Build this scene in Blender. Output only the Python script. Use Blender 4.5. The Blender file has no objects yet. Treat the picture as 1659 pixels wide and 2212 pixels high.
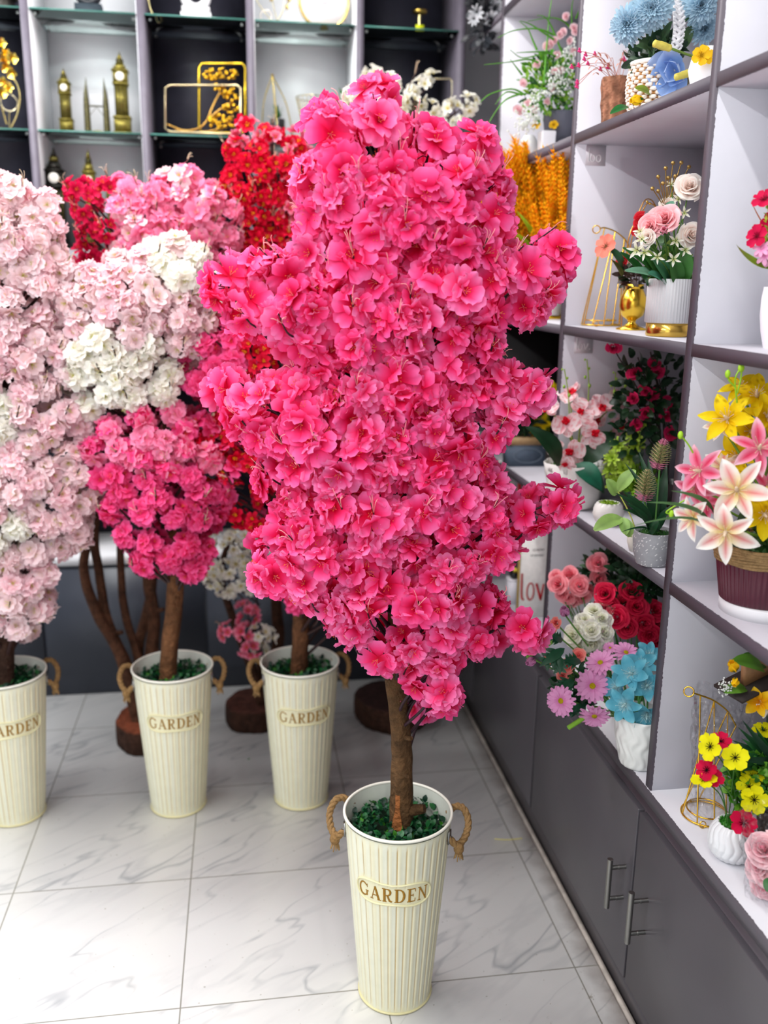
import bpy, math, random
import numpy as np
from mathutils import Vector, Matrix
from math import pi, sin, cos, radians, sqrt
rng = np.random.default_rng(7)
scn = bpy.context.scene
COL = scn.collection

# ------------------------------------------------------------------ camera
FPX = 1980.15
YAW, PIT, ROL = 0.15456, 0.24721, -0.013006
CAM = np.array([0.0, 0.0, 1.71877])
def cam_axes():
    cy, sy = cos(YAW), sin(YAW)
    F = np.array([sy*cos(PIT), cy*cos(PIT), -sin(PIT)])
    r = np.array([cy, -sy, 0.0]); d = np.cross(F, r)
    cr, sr = cos(ROL), sin(ROL)
    return np.array([cr*r+sr*d, -sr*r+cr*d, F])
AX = cam_axes()
cd = bpy.data.cameras.new('camera'); cam = bpy.data.objects.new('camera', cd); COL.objects.link(cam)
cam.matrix_world = Matrix(((AX[0][0], -AX[1][0], -AX[2][0], CAM[0]), (AX[0][1], -AX[1][1], -AX[2][1], CAM[1]),
                           (AX[0][2], -AX[1][2], -AX[2][2], CAM[2]), (0, 0, 0, 1)))
cd.sensor_fit = 'VERTICAL'; cd.sensor_height = 36.0; cd.lens = FPX/2212*36.0
cd.clip_start = 0.05; cd.clip_end = 60
cd.dof.use_dof = True; cd.dof.focus_distance = 1.95; cd.dof.aperture_fstop = 2.0
scn.camera = cam

# ------------------------------------------------------------------ world, lamps, exposure
w = bpy.data.worlds.new('daylight'); scn.world = w; w.use_nodes = True
w.node_tree.nodes['Background'].inputs[0].default_value = (0.93, 0.96, 1.0, 1)
w.node_tree.nodes['Background'].inputs[1].default_value = 0.85
def area(name, loc, sx, sy, power, col=(1, 1, 1), rot=(0, 0, 0)):
    l = bpy.data.lights.new(name, 'AREA'); l.shape = 'RECTANGLE'; l.size = sx; l.size_y = sy; l.energy = power; l.color = col
    o = bpy.data.objects.new(name, l); o.location = loc; o.rotation_euler = rot; COL.objects.link(o); return o
area('ceiling_strip_light', (0.21, 1.15, 3.14), 0.06, 4.9, 48, (1.0, 0.985, 0.97))
area('ceiling_strip_light', (-1.5, 1.15, 3.16), 0.10, 4.9, 125, (0.97, 0.985, 1.0))
area('back_fill_light', (-.7, 2.95, 3.14), 1.3, .12, 25, (1.0, 0.99, 0.98))  # unseen extra light, added to brighten the back unit and tree tops
area('front_fill_light', (-0.2, -2.3, 2.2), 3.6, 1.6, 18, (0.96, 0.98, 1.0), (radians(78), 0, 0))  # unseen fill added behind the camera for faces turned towards it
vs = scn.view_settings
scn.display_settings.display_device = 'sRGB'
vs.view_transform = 'Standard'; vs.look = 'None'; vs.exposure = 0.14; vs.gamma = 1.0; vs.use_curve_mapping = False

# ------------------------------------------------------------------ pixel -> point on a real plane of the shop
def ray(x, y): return AX.T @ np.array([(x-829.5)/FPX, (y-1106)/FPX, 1.0])
def P(x, y, Y): d = ray(x, y); return CAM + d*(Y/d[1])                 # on the upright plane y = Y
def PX(x, y, X): d = ray(x, y); return CAM + d*(X/d[0])                # on the plane x = X
def PZ(x, y, Z): d = ray(x, y); return CAM + d*((Z-CAM[2])/d[2])       # on the level z = Z
def proj(p):
    q = AX @ (np.asarray(p, float)-CAM); return np.array([829.5+FPX*q[0]/q[2], 1106+FPX*q[1]/q[2], q[2]])
def mpp(p): return (AX[2] @ (np.asarray(p)-CAM))/FPX                    # metres per pixel at p
def lin(r, g=None, b=None):
    if g is None:
        h = r.lstrip('#'); r, g, b = [int(h[i:i+2], 16) for i in (0, 2, 4)]
    f = lambda c: (c/12.92 if c <= .04045 else ((c+.055)/1.055)**2.4)
    return np.array([f(r/255), f(g/255), f(b/255)])
def nrm(v): v = np.asarray(v, float); return v/max(1e-9, np.linalg.norm(v))
def frame(d, roll=0.0, up=(0, 0, 1)):
    d = nrm(d); u = np.array(up, float)
    if abs(d @ u) > .97: u = np.array([0, 1.0, 0])
    x = nrm(np.cross(u, d)); y = np.cross(d, x); c, s = cos(roll), sin(roll)
    return np.array([c*x+s*y, -s*x+c*y, d]).T          # columns = local axes

# ------------------------------------------------------------------ materials (procedural)
MATS = {}
def attr_mat(name, rough=.6, transl=0.0, metal=0.0, bump=0.0, bscale=60, spec=.4, coat=0.0, vary=.08, sheen=0.0):
    """surface whose own colour comes from the 'Col' attribute, varied by noise"""
    if name in MATS: return MATS[name]
    m = bpy.data.materials.new(name); m.use_nodes = True; N = m.node_tree.nodes; L = m.node_tree.links
    b = N['Principled BSDF']; out = N['Material Output']
    a = N.new('ShaderNodeAttribute'); a.attribute_name = 'Col'
    tc = N.new('ShaderNodeTexCoord')
    nz = N.new('ShaderNodeTexNoise'); nz.inputs['Scale'].default_value = bscale*.5; nz.inputs['Detail'].default_value = 3
    L.new(tc.outputs['Object'], nz.inputs['Vector'])
    mr = N.new('ShaderNodeMapRange'); mr.inputs[1].default_value = .3; mr.inputs[2].default_value = .7
    mr.inputs[3].default_value = 1-vary; mr.inputs[4].default_value = 1+vary
    L.new(nz.outputs[0], mr.inputs[0])
    mx = N.new('ShaderNodeVectorMath'); mx.operation = 'SCALE'; L.new(a.outputs['Color'], mx.inputs[0]); L.new(mr.outputs[0], mx.inputs['Scale'])
    L.new(mx.outputs[0], b.inputs['Base Color'])
    b.inputs['Roughness'].default_value = rough; b.inputs['Metallic'].default_value = metal
    b.inputs['Specular IOR Level'].default_value = spec; b.inputs['Coat Weight'].default_value = coat
    if bump:
        bp = N.new('ShaderNodeBump'); bp.inputs['Strength'].default_value = bump; bp.inputs['Distance'].default_value = .004
        n2 = N.new('ShaderNodeTexNoise'); n2.inputs['Scale'].default_value = bscale; n2.inputs['Detail'].default_value = 5
        L.new(tc.outputs['Object'], n2.inputs['Vector']); L.new(n2.outputs[0], bp.inputs['Height']); L.new(bp.outputs[0], b.inputs['Normal'])
    if transl:
        t = N.new('ShaderNodeBsdfTranslucent'); L.new(mx.outputs[0], t.inputs[0])
        ms = N.new('ShaderNodeMixShader'); ms.inputs[0].default_value = transl
        L.new(b.outputs[0], ms.inputs[1]); L.new(t.outputs[0], ms.inputs[2]); L.new(ms.outputs[0], out.inputs[0])
    MATS[name] = m; return m
PETAL = attr_mat('fabric_petal', .65, .36, bscale=90, spec=.15, vary=.07)
LEAF = attr_mat('plastic_leaf', .42, .15, bscale=60, spec=.4, vary=.18)
STEM = attr_mat('stem', .6, bscale=90)
BARK = attr_mat('bark', .85, bump=1.0, bscale=70, vary=.4, spec=.2)
for _n in BARK.node_tree.nodes:
    if _n.type == 'BUMP': _n.inputs['Distance'].default_value = .012
CERAM = attr_mat('ceramic', .28, spec=.5, vary=.02)
MATTE = attr_mat('matte', .7, vary=.06, bump=.15, bscale=120)
GOLD = attr_mat('gold_metal', .22, metal=1.0, vary=.04)
BRONZE = attr_mat('aged_bronze', .38, metal=.75, vary=.25, bump=.3, bscale=150)
STEEL = attr_mat('brushed_steel', .32, metal=1.0, vary=.05)
ROPE = attr_mat('jute_rope', .95, bump=.8, bscale=260, vary=.25, spec=.1)
TIN = attr_mat('painted_tin', .38, spec=.45, vary=.03)
WICK = attr_mat('woven_fibre', .6, vary=.12, bump=.3, bscale=150)
def plain(name, col, rough=.6, metal=0.0, **k):
    if name in MATS: return MATS[name]
    m = bpy.data.materials.new(name); m.use_nodes = True; b = m.node_tree.nodes['Principled BSDF']
    b.inputs['Base Color'].default_value = (*col, 1); b.inputs['Roughness'].default_value = rough; b.inputs['Metallic'].default_value = metal
    N = m.node_tree.nodes; L = m.node_tree.links
    tc = N.new('ShaderNodeTexCoord'); n2 = N.new('ShaderNodeTexNoise'); n2.inputs['Scale'].default_value = k.get('ns', 7); n2.inputs['Detail'].default_value = 6
    L.new(tc.outputs['Object'], n2.inputs['Vector'])
    mr = N.new('ShaderNodeMapRange'); mr.inputs[1].default_value = .3; mr.inputs[2].default_value = .7
    v = k.get('vary', .06); mr.inputs[3].default_value = 1-v; mr.inputs[4].default_value = 1+v
    L.new(n2.outputs[0], mr.inputs[0])
    vm = N.new('ShaderNodeVectorMath'); vm.operation = 'SCALE'; vm.inputs[0].default_value = tuple(col); L.new(mr.outputs[0], vm.inputs['Scale'])
    L.new(vm.outputs[0], b.inputs['Base Color'])
    b.inputs['Specular IOR Level'].default_value = k.get('spec', .5)
    MATS[name] = m; return m
def clear(name, tint=(1, 1, 1), rough=.03, crinkle=0.0, face=.18):
    m = bpy.data.materials.new(name); m.use_nodes = True; N = m.node_tree.nodes; L = m.node_tree.links; N.remove(N['Principled BSDF'])
    t = N.new('ShaderNodeBsdfTransparent'); t.inputs[0].default_value = (*tint, 1)
    g = N.new('ShaderNodeBsdfGlossy'); g.inputs['Roughness'].default_value = rough
    lw = N.new('ShaderNodeLayerWeight'); lw.inputs[0].default_value = face
    ms = N.new('ShaderNodeMixShader'); L.new(t.outputs[0], ms.inputs[1]); L.new(g.outputs[0], ms.inputs[2])
    if crinkle:
        tc = N.new('ShaderNodeTexCoord'); n = N.new('ShaderNodeTexVoronoi'); n.inputs['Scale'].default_value = 60; n.feature = 'F1'
        L.new(tc.outputs['Object'], n.inputs['Vector']); bp = N.new('ShaderNodeBump'); bp.inputs['Strength'].default_value = crinkle; bp.inputs['Distance'].default_value = .02
        L.new(n.outputs['Distance'], bp.inputs['Height']); L.new(bp.outputs[0], g.inputs['Normal']); L.new(bp.outputs[0], lw.inputs['Normal'])
        mm = N.new('ShaderNodeMath'); mm.operation = 'MULTIPLY_ADD'; mm.inputs[1].default_value = .5; mm.inputs[2].default_value = .03
        L.new(lw.outputs['Facing'], mm.inputs[0]); L.new(mm.outputs[0], ms.inputs[0])
    else: L.new(lw.outputs['Fresnel'], ms.inputs[0])
    L.new(ms.outputs[0], N['Material Output'].inputs[0]); return m
GLASS = clear('shelf_glass', (.90, .97, .95)); PLASTIC = clear('clear_plastic_wrap', (.97, .97, .98), .12, 1.0)
GLASS_EDGE = plain('glass_edge', lin(70, 122, 112), .15)

# ------------------------------------------------------------------ mesh building
class G:
    def __init__(s): s.V = []; s.F = []; s.C = []; s.n = 0; s.M = []
    def add(s, V, F, c, mi=0):
        V = np.asarray(V, float); c = np.asarray(c, float)
        if c.ndim == 1: c = np.tile(c[:3], (len(V), 1))
        s.V.append(V); s.C.append(c); F = np.asarray(F) + s.n; s.F.append(F); s.M.append((len(F), mi)); s.n += len(V); return s
    def arr(s): return np.vstack(s.V), s.F, np.vstack(s.C)
def mesh_of(name, g, mats, off=(0, 0, 0), smooth=True):
    V = np.vstack(g.V) - np.asarray(off, float); C = np.vstack(g.C)
    me = bpy.data.meshes.new(name)
    loops = np.concatenate([f.ravel() for f in g.F]).astype(np.int32)
    tot = np.concatenate([np.full(len(f), f.shape[1]) for f in g.F]).astype(np.int32)
    st = np.concatenate([[0], np.cumsum(tot)[:-1]]).astype(np.int32)
    me.vertices.add(len(V)); me.vertices.foreach_set('co', V.ravel())
    me.loops.add(len(loops)); me.loops.foreach_set('vertex_index', loops)
    me.polygons.add(len(tot)); me.polygons.foreach_set('loop_start', st); me.polygons.foreach_set('loop_total', tot)
    mi = np.concatenate([np.full(n, m) for n, m in g.M]).astype(np.int32)
    me.polygons.foreach_set('material_index', mi)
    me.update(calc_edges=True); me.validate()
    a = me.color_attributes.new('Col', 'FLOAT_COLOR', 'POINT')
    a.data.foreach_set('color', np.hstack([C, np.ones((len(C), 1))]).ravel())
    if smooth: me.polygons.foreach_set('use_smooth', np.ones(len(tot), bool))
    for m in (mats if isinstance(mats, (list, tuple)) else [mats]): me.materials.append(m)
    return me
def obj(name, g, mats, parent=None, smooth=True, label=None, off=None):
    o0 = np.array(parent.location) if parent is not None else (np.array(off) if off is not None else np.vstack(g.V).mean(0)*[1, 1, 0]+[0, 0, np.vstack(g.V)[:, 2].min()])
    gp = parent
    while gp is not None and gp.parent is not None: gp = gp.parent; o0 = o0 + np.array(gp.location)
    o = bpy.data.objects.new(name, mesh_of(name, g, mats, o0, smooth)); COL.objects.link(o)
    if parent is not None: o.parent = parent
    else: o.location = o0
    if label: o['label'] = label
    return o
def tag(o, label, cat, group=None, kind=None):
    o['label'] = label; o['category'] = cat
    if group: o['group'] = group
    if kind: o['kind'] = kind
    return o
def struct(name, g, mats, smooth=False):
    o = obj(name, g, mats, None, smooth, off=(0, 0, 0)); o['kind'] = 'structure'; return o
def thing(name, label, cat, loc, group=None):
    o = bpy.data.objects.new(name, None); o.empty_display_size = .05; COL.objects.link(o); o.location = tuple(float(v) for v in loc); return tag(o, label, cat, group)
def grid_faces(nu, nv, wrap=False):
    cols = nv if wrap else nv+1; F = []
    for i in range(nu):
        for j in range(nv):
            a = i*cols+j; b = i*cols+(j+1) % cols; F.append((a, b, b+cols, a+cols))
    return np.array(F)
def box(g, lo, hi, c=(1, 1, 1), mi=0):
    (x0, y0, z0), (x1, y1, z1) = lo, hi
    V = [(x, y, z) for z in (z0, z1) for y in (y0, y1) for x in (x0, x1)]
    F = [(0, 2, 3, 1), (4, 5, 7, 6), (0, 1, 5, 4), (2, 6, 7, 3), (0, 4, 6, 2), (1, 3, 7, 5)]
    return g.add(V, F, c, mi)
def obox(g, cen, half, R=None, c=(1, 1, 1), taper=1.0, mi=0):
    V = np.array([(x*(taper if z > 0 else 1), y*(taper if z > 0 else 1), z) for z in (-1, 1) for y in (-1, 1) for x in (-1, 1)], float)*half
    if R is not None: V = V @ np.asarray(R).T
    F = [(0, 2, 3, 1), (4, 5, 7, 6), (0, 1, 5, 4), (2, 6, 7, 3), (0, 4, 6, 2), (1, 3, 7, 5)]
    return g.add(V+np.asarray(cen), F, c, mi)
def smooth_path(pts, n=6):
    pts = np.asarray(pts, float)
    if len(pts) < 3: return np.array([pts[0]+(pts[-1]-pts[0])*t for t in np.linspace(0, 1, n)])
    Q = np.vstack([2*pts[0]-pts[1], pts, 2*pts[-1]-pts[-2]]); out = []
    for i in range(1, len(Q)-2):
        for t in np.linspace(0, 1, n, endpoint=False):
            p0, p1, p2, p3 = Q[i-1:i+3]
            out.append(.5*((2*p1)+(-p0+p2)*t+(2*p0-5*p1+4*p2-p3)*t*t+(-p0+3*p1-3*p2+p3)*t**3))
    out.append(pts[-1]); return np.array(out)
def tube(g, pts, r, c, seg=6, closed=False, caps=True, wob=None, mi=0):
    pts = np.asarray(pts, float); n = len(pts); r = np.broadcast_to(np.asarray(r, float), (n,))
    c = np.asarray(c, float)
    T = np.gradient(pts, axis=0)
    if closed: T = np.roll(pts, -1, 0)-np.roll(pts, 1, 0)
    T /= np.maximum(1e-9, np.linalg.norm(T, axis=1))[:, None]
    x = nrm(np.cross(T[0], (0.31, 0.2, 0.93) if abs(T[0][2]) < .9 else (1, 0.1, 0))); V = []; CC = []
    a = np.arange(seg)*2*pi/seg
    for i in range(n):
        x = nrm(x-T[i]*(x @ T[i])); y = np.cross(T[i], x)
        rr = r[i]*(1 if wob is None else wob(i, a))
        V.append(pts[i]+(np.cos(a)*rr)[:, None]*x+(np.sin(a)*rr)[:, None]*y)
        CC.append(np.tile(c[i] if c.ndim == 2 else c, (seg, 1)))
    V = np.vstack(V); CC = np.vstack(CC)
    F = grid_faces(n-1, seg, True)
    if closed: F = np.vstack([F, [((n-1)*seg+j, (n-1)*seg+(j+1) % seg, (j+1) % seg, j) for j in range(seg)]])
    g.add(V, F, CC, mi)
    if caps and not closed:
        g.add(np.vstack([V[:seg], [pts[0]]]), [((j+1) % seg, j, seg) for j in range(seg)], CC[0], mi)
        g.add(np.vstack([V[-seg:], [pts[-1]]]), [(j, (j+1) % seg, seg) for j in range(seg)], CC[-1], mi)
    return g
def lathe(g, prof, cen, c, seg=32, rmod=None, cmod=None, R=None, sq=(1, 1), mi=0):
    """prof: list of (r, z)"""
    prof = np.asarray(prof, float); n = len(prof); a = np.arange(seg)*2*pi/seg; V = []; C = []
    for i, (r, z) in enumerate(prof):
        rr = r*np.ones(seg) if rmod is None else r+rmod(i, a, z)
        V.append(np.stack([rr*np.cos(a)*sq[0], rr*np.sin(a)*sq[1], np.full(seg, z)], 1))
        C.append(np.tile(c[:3], (seg, 1)) if cmod is None else cmod(i, a, z))
    V = np.vstack(V)
    if R is not None: V = V @ np.asarray(R).T
    return g.add(V+np.asarray(cen), grid_faces(n-1, seg, True), np.vstack(C), mi)
def ball(g, cen, r, c, seg=10, rings=6, sq=(1, 1, 1), R=None, mi=0):
    t = np.linspace(0.001, pi-.001, rings+1); a = np.arange(seg)*2*pi/seg
    V = np.array([(sin(u)*cos(v)*sq[0], sin(u)*sin(v)*sq[1], cos(u)*sq[2]) for u in t for v in a])*r
    if R is not None: V = V @ np.asarray(R).T
    F = grid_faces(rings, seg, True)[:, ::-1]
    return g.add(V+np.asarray(cen), F, c, mi)
def torus(g, cen, R_, r, c, R=None, seg=28, s2=8, sq=(1, 1), mi=0):
    a = np.arange(seg)*2*pi/seg; pts = np.stack([np.cos(a)*R_*sq[0], np.sin(a)*R_*sq[1], 0*a], 1)
    if R is not None: pts = pts @ np.asarray(R).T
    return tube(g, pts+np.asarray(cen), r, c, s2, closed=True, mi=mi)
def ribbon(g, pts, w, nrmv, c, thick=.0008, mi=0):
    """flat lettering stroke along pts, widths w, facing nrmv"""
    pts = np.asarray(pts, float); w = np.broadcast_to(np.asarray(w, float), (len(pts),)); nv = nrm(nrmv)
    T = np.gradient(pts, axis=0); S = np.cross(T, nv); S /= np.maximum(1e-9, np.linalg.norm(S, axis=1))[:, None]
    V = np.vstack([pts-S*w[:, None]/2+nv*thick, pts+S*w[:, None]/2+nv*thick, pts-S*w[:, None]/2, pts+S*w[:, None]/2]); n = len(pts); F = []
    for i in range(n-1):
        F += [(i, i+1, n+i+1, n+i), (i, 2*n+i, 2*n+i+1, i+1), (n+i, n+i+1, 3*n+i+1, 3*n+i)]
    return g.add(V, F, c, mi)

# ------------------------------------------------------------------ petals and flowers (canonical: facing +Z)
def petal(g, L, W, shape='round', th0=.3, curl=0.0, cup=0.0, ruf=0.0, az=0.0, cols=None, nu=5, nv=4, r0=0.0, z0=0.0, notch=0.0, seed=0, twist=0.0, spots=None, rib=None):
    u = np.linspace(0, 1, nu+1); v = np.linspace(-1, 1, nv+1)
    if shape == 'round': w = W*.5*(.16+.95*u**.8)*np.sqrt(np.clip(1-(u*.97)**7, 0, 1))
    elif shape == 'daisy': w = W*.5*(.35+.65*u**.5)*np.sqrt(np.clip(1-(u*.98)**8, 0, 1))
    elif shape == 'lance': w = W*.5*np.maximum(.03, np.sin(pi*np.clip(u, 0, 1)**.85))**.8
    elif shape == 'oval': w = W*.5*np.maximum(.05, np.sin(pi*(.06+.92*u)))**.6
    else: w = W*.5*np.ones_like(u)
    th = th0+curl*u; dr = np.concatenate([[0], np.cumsum(np.cos((th[1:]+th[:-1])/2))])/nu*L; dz = np.concatenate([[0], np.cumsum(np.sin((th[1:]+th[:-1])/2))])/nu*L
    rs = np.random.RandomState(seed); ph = rs.rand()*6.28
    U, Vv = np.meshgrid(u, v, indexing='ij'); Wd = w[:, None]*Vv
    c_ = cup*Vv**2*w[:, None]
    rf = ruf*np.sin(Vv*5.0+ph)*U**2*L + ruf*.6*np.sin(Vv*9+ph*2)*U**3*L
    rad = r0+dr[:, None]-notch*L*np.exp(-(Vv/.25)**2)*U**6 - np.sin(th)[:, None]*(c_+rf)
    zz = z0+dz[:, None]+np.cos(th)[:, None]*(c_+rf)
    X = rad; Y = Wd*np.cos(twist*U)
    zz = zz+Wd*np.sin(twist*U)
    V = np.stack([X, Y, zz], -1).reshape(-1, 3); ca, sa = cos(az), sin(az)
    V = V @ np.array([[ca, sa, 0], [-sa, ca, 0], [0, 0, 1]])
    cols = np.asarray(cols); k = np.linspace(0, 1, len(cols)); uf = U.ravel()
    C = np.stack([np.interp(uf, k, cols[:, i]) for i in range(3)], 1)
    if rib is not None:
        k = (np.exp(-(Vv.ravel()/rib[1])**2)*np.clip(np.sin(pi*np.clip(uf*1.15, 0, 1)), 0, 1)**.6*rib[2])[:, None]; C = C*(1-k)+np.asarray(rib[0])*k
    if spots is not None:
        m = (rs.rand(len(C)) < spots[1]) & (uf > .05) & (uf < .93); C[m] = C[m]*.45+np.asarray(spots[0])*.55
    g.add(V, grid_faces(nu, nv), C); return g
def stamens(g, n, L, c, tip, r=.0006, spread=.5, seed=0, base=0.0, tipr=.0012):
    rs = np.random.RandomState(seed)
    for i in range(n):
        a = i*2*pi/n+rs.rand()*.5; s = spread*(.5+.6*rs.rand()); d = np.array([cos(a)*s, sin(a)*s, 1.0])*L*(.75+.4*rs.rand())
        tube(g, [(0, 0, base), d*.5+[0, 0, base+L*.08], d+[0, 0, base]], [r, r, r*.8], c, 3, caps=False)
        ball(g, d+[0, 0, base], tipr, tip, 4, 3)
def f_cherry(cols, L=.04, seed=0, hi=True, layers=((5, 1.0, .25), (5, .72, .75)), st=True, stc=(.9, .55, .5), eye=(.9, .35, .08)):
    g = G(); rs = np.random.RandomState(seed)
    for li, (n, s, th) in enumerate(layers):
        a0 = rs.rand()*6.28
        for i in range(n):
            petal(g, L*s*(.9+.2*rs.rand()), L*s*(1.02+.15*rs.rand()), 'round', th+rs.uniform(-.22, .22), -.5*rs.rand()+.1-(.2 if li == 0 else 0), .28*rs.uniform(-.3, 1), .085*rs.uniform(.5, 1.4),
                  a0+i*2*pi/n+rs.uniform(-.15, .15), cols, 5 if hi else 3, 6 if hi else 3, .001, .001*li, .12*rs.rand(), rs.randint(9999), rs.uniform(-.3, .3))
    if st: stamens(g, 5, L*.34, stc, eye, .0005 if hi else .0008, .6, seed, .001, .0012)
    return g
def f_plum(cols, L=.024, seed=0, eye=lin(255, 190, 40)):
    g = G(); rs = np.random.RandomState(seed)
    for i in range(5):
        petal(g, L*(.9+.2*rs.rand()), L*.98, 'round', .55+rs.uniform(-.25, .2), -.25, .5, .03, i*2*pi/5+rs.uniform(-.1, .1), cols, 3, 4, .0015, 0, 0, rs.randint(999))
    stamens(g, 5, L*.4, eye, eye, .0007, .6, seed, 0, .0016); ball(g, (0, 0, .001), L*.13, eye, 6, 3); return g
def f_rose(c0, c1, R=.02, seed=0, n=15):
    g = G(); rs = np.random.RandomState(seed); c0 = np.asarray(c0); c1 = np.asarray(c1); n = int(n*1.7); rim = np.minimum(1, c1*1.15+.03)  # rim: edge highlight of the petals, put into their colour
    for i in range(n):
        t = i/(n-1); az = i*2.4+rs.uniform(-.25, .25); r = R*(.03+.70*t); H = R*(1.0-.62*t**1.2)*rs.uniform(.93, 1.07); half = 1.8-1.05*t; op = .5+.5*t; uf_ = rs.uniform(.55, 1.5); H *= rs.uniform(.88, 1.08)
        nu, nv = 5, 6; V = []; C = []
        for a in np.linspace(0, 1, nu+1):
            for b in np.linspace(-1, 1, nv+1):
                tip = 1-.52*abs(b)**1.3; fl = R*(.06+.50*t**1.2)*uf_*max(0, a-.55)**1.3*2.2*(1-.2*abs(b))
                rr = r*(.5+.5*a**.5)*(1-.5*a*max(0, 1-t/.3))+fl+R*.05*(b if i % 2 else -b)*a
                z = H*(.35+.65*a)*tip-R*.5*op*(1-a)-R*.85*t*max(0, a-.75)**1.2-R*.25; an = az+b*half*(.6+.4*a)
                V.append((rr*cos(an), rr*sin(an), z)); k = min(1, .10+a*.45+.5*t); q = c0*(1-k)+c1*k
                C.append(rim if a > .95 else q)
        g.add(V, grid_faces(nu, nv), np.array(C))
    ball(g, (0, 0, R*.35), R*.12, c0*.7+c1*.3, 8, 6, (1, 1, 2.2)); return g
def f_daisy(col_in, col_out, R=.035, n=15, layers=2, seed=0, eye=lin(190, 165, 20), wid=.30, th=.12, eyer=.2):
    g = G(); rs = np.random.RandomState(seed)
    for l in range(layers):
        for i in range(n):
            petal(g, R*(1-.12*l)*(.92+.14*rs.rand()), R*wid, 'daisy', th+.15*l+rs.uniform(-.08, .08), -.15+rs.uniform(-.15, .1), .35, .015, (i+.5*l)*2*pi/n+rs.uniform(-.06, .06), [col_in, col_out, col_out], 4, 2, R*.06, .0006*l, 0, rs.randint(999))
    ball(g, (0, 0, R*.02), R*eyer, eye, 12, 6, (1, 1, .5))
    for i in range(22):
        a = i*2.4; r = R*eyer*.9*sqrt(i/22); ball(g, (r*cos(a), r*sin(a), R*(.02+eyer*.46*sqrt(max(0, 1-(r/(R*eyer))**2)))), R*.022, eye*(.6 if i < 5 else .85), 4, 3)
    return g
def f_mum(c0, c1, R=.045, seed=0, n=150):
    g = G(); rs = np.random.RandomState(seed)
    for i in range(n):
        t = i/n; az = i*2.39996; th = 1.45-1.7*t+rs.uniform(-.1, .1); L = R*(.45+.62*t)*(.9+.2*rs.rand())
        petal(g, L, R*.23, 'daisy', th, -.25+rs.uniform(-.2, .2), .8, .02, az, [c0, c1, c1], 4, 2, R*.04*t, R*.1*(1-t), 0, rs.randint(999), rs.uniform(-.3, .3))
    return g
def f_lily(cols, L=.05, W=.42, n=6, seed=0, th=.45, curl=-.7, st=lin(240, 215, 190), spots=None, stn=9, pistil=True, rib=None, shp='lance'):
    g = G(); rs = np.random.RandomState(seed)
    for i in range(n):
        petal(g, L*(.92+.15*rs.rand()), L*(W if i % 2 == 0 else W*.8), shp, th+rs.uniform(-.15, .15), curl+rs.uniform(-.2, .2), .45, .02, i*2*pi/n+rs.uniform(-.08, .08), cols, 8, 6, .002, .0005*(i % 2), 0, rs.randint(999), 0, spots, rib)
    if pistil:
        for k in range(5): ball(g, (0, 0, L*(.1+.09*k)), L*(.075-.008*k), st, 7, 4)
    stamens(g, stn, L*.42, st, st, .0006, .8, seed, .002, .001); return g
def f_phal(seed=0, R=.034, pale=lin(252, 232, 234), spot=lin(225, 60, 90), lip=lin(215, 15, 40)):
    g = G(); rs = np.random.RandomState(seed); C = [lin(245, 200, 208), pale, pale]
    for a, W in ((pi/2, .85), (pi/2+2.1, .75), (pi/2-2.1, .75)): petal(g, R, R*W, 'oval', .1, -.25, .25, .02, a, C, 9, 8, .001, -.001, 0, rs.randint(999), 0, (spot, .33))
    for a in (.15, pi-.15): petal(g, R*1.08, R*1.25, 'oval', .12, -.2, .25, .03, a, C, 9, 9, .001, .001, 0, rs.randint(999), 0, (spot, .33))
    for a, l, w_ in ((-pi/2, .55, .4), (-pi/2+.9, .4, .32), (-pi/2-.9, .4, .32)): petal(g, R*l, R*w_, 'oval', .8, -.9, -.5, .03, a, [lip*.8, lip, lin(235, 40, 60)], 4, 4, 0, .002, 0, 3)
    ball(g, (0, .001, R*.12), R*.13, lip, 8, 5); return g
def f_pansy(c, R=.022, seed=0, eye=lin(15, 12, 10)):
    g = G(); rs = np.random.RandomState(seed); c = np.asarray(c)
    for i in range(5): petal(g, R*(.95+.15*rs.rand()), R*1.14, 'round', .22+rs.uniform(-.1, .15), -.25, .25, .04, i*2*pi/5, [c*.75, c, c], 4, 4, .0008, 0, .03, rs.randint(999))
    for i in range(9):
        a = i*2*pi/9; tube(g, [(0, 0, .001), (cos(a)*R*.36, sin(a)*R*.36, .0035)], [.0007, .0005], eye, 3)
    return g
def f_bud(c0, c1, L=.03, n=5, seed=0):
    g = G(); rs = np.random.RandomState(seed)
    for i in range(n): petal(g, L, L*.7, 'oval', 1.25, .35, .9, .02, i*2*pi/n, [c0, c1, c1], 5, 4, L*.06, 0, 0, seed+i)
    for i in range(4): petal(g, L*.5, L*.3, 'lance', 1.0, .1, .6, 0, i*pi/2+.4, [lin(50, 95, 40), lin(70, 120, 50)], 3, 2, L*.08, -.001)
    return g
def put(g, fl, pos, d, s=1.0, roll=0.0, tint=None, up=(0, 0, 1)):
    """append a canonical flower to mesh g"""
    R = frame(d, roll, up)
    V = np.vstack(fl.V) @ R.T*s + np.asarray(pos); C = np.vstack(fl.C)
    if tint is not None: C = C*tint
    off = g.n; g.V.append(V); g.C.append(C); g.n += len(V)
    for F, (n, mi) in zip(fl.F, fl.M): g.F.append(F+off); g.M.append((n, mi))
    return g
def place(name, me, pos, d, parent, s=1.0, roll=0.0, up=(0, 0, 1), label=None):
    """a part that shares mesh data"""
    o = bpy.data.objects.new(name, me); COL.objects.link(o); R = frame(d, roll, up)
    M = Matrix.Identity(4)
    for i in range(3):
        for j in range(3): M[i][j] = R[i][j]*s
    p = np.asarray(pos)-np.array(parent.location)
    for i in range(3): M[i][3] = p[i]
    o.parent = parent; o.matrix_local = M
    if label: o['label'] = label
    return o
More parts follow.
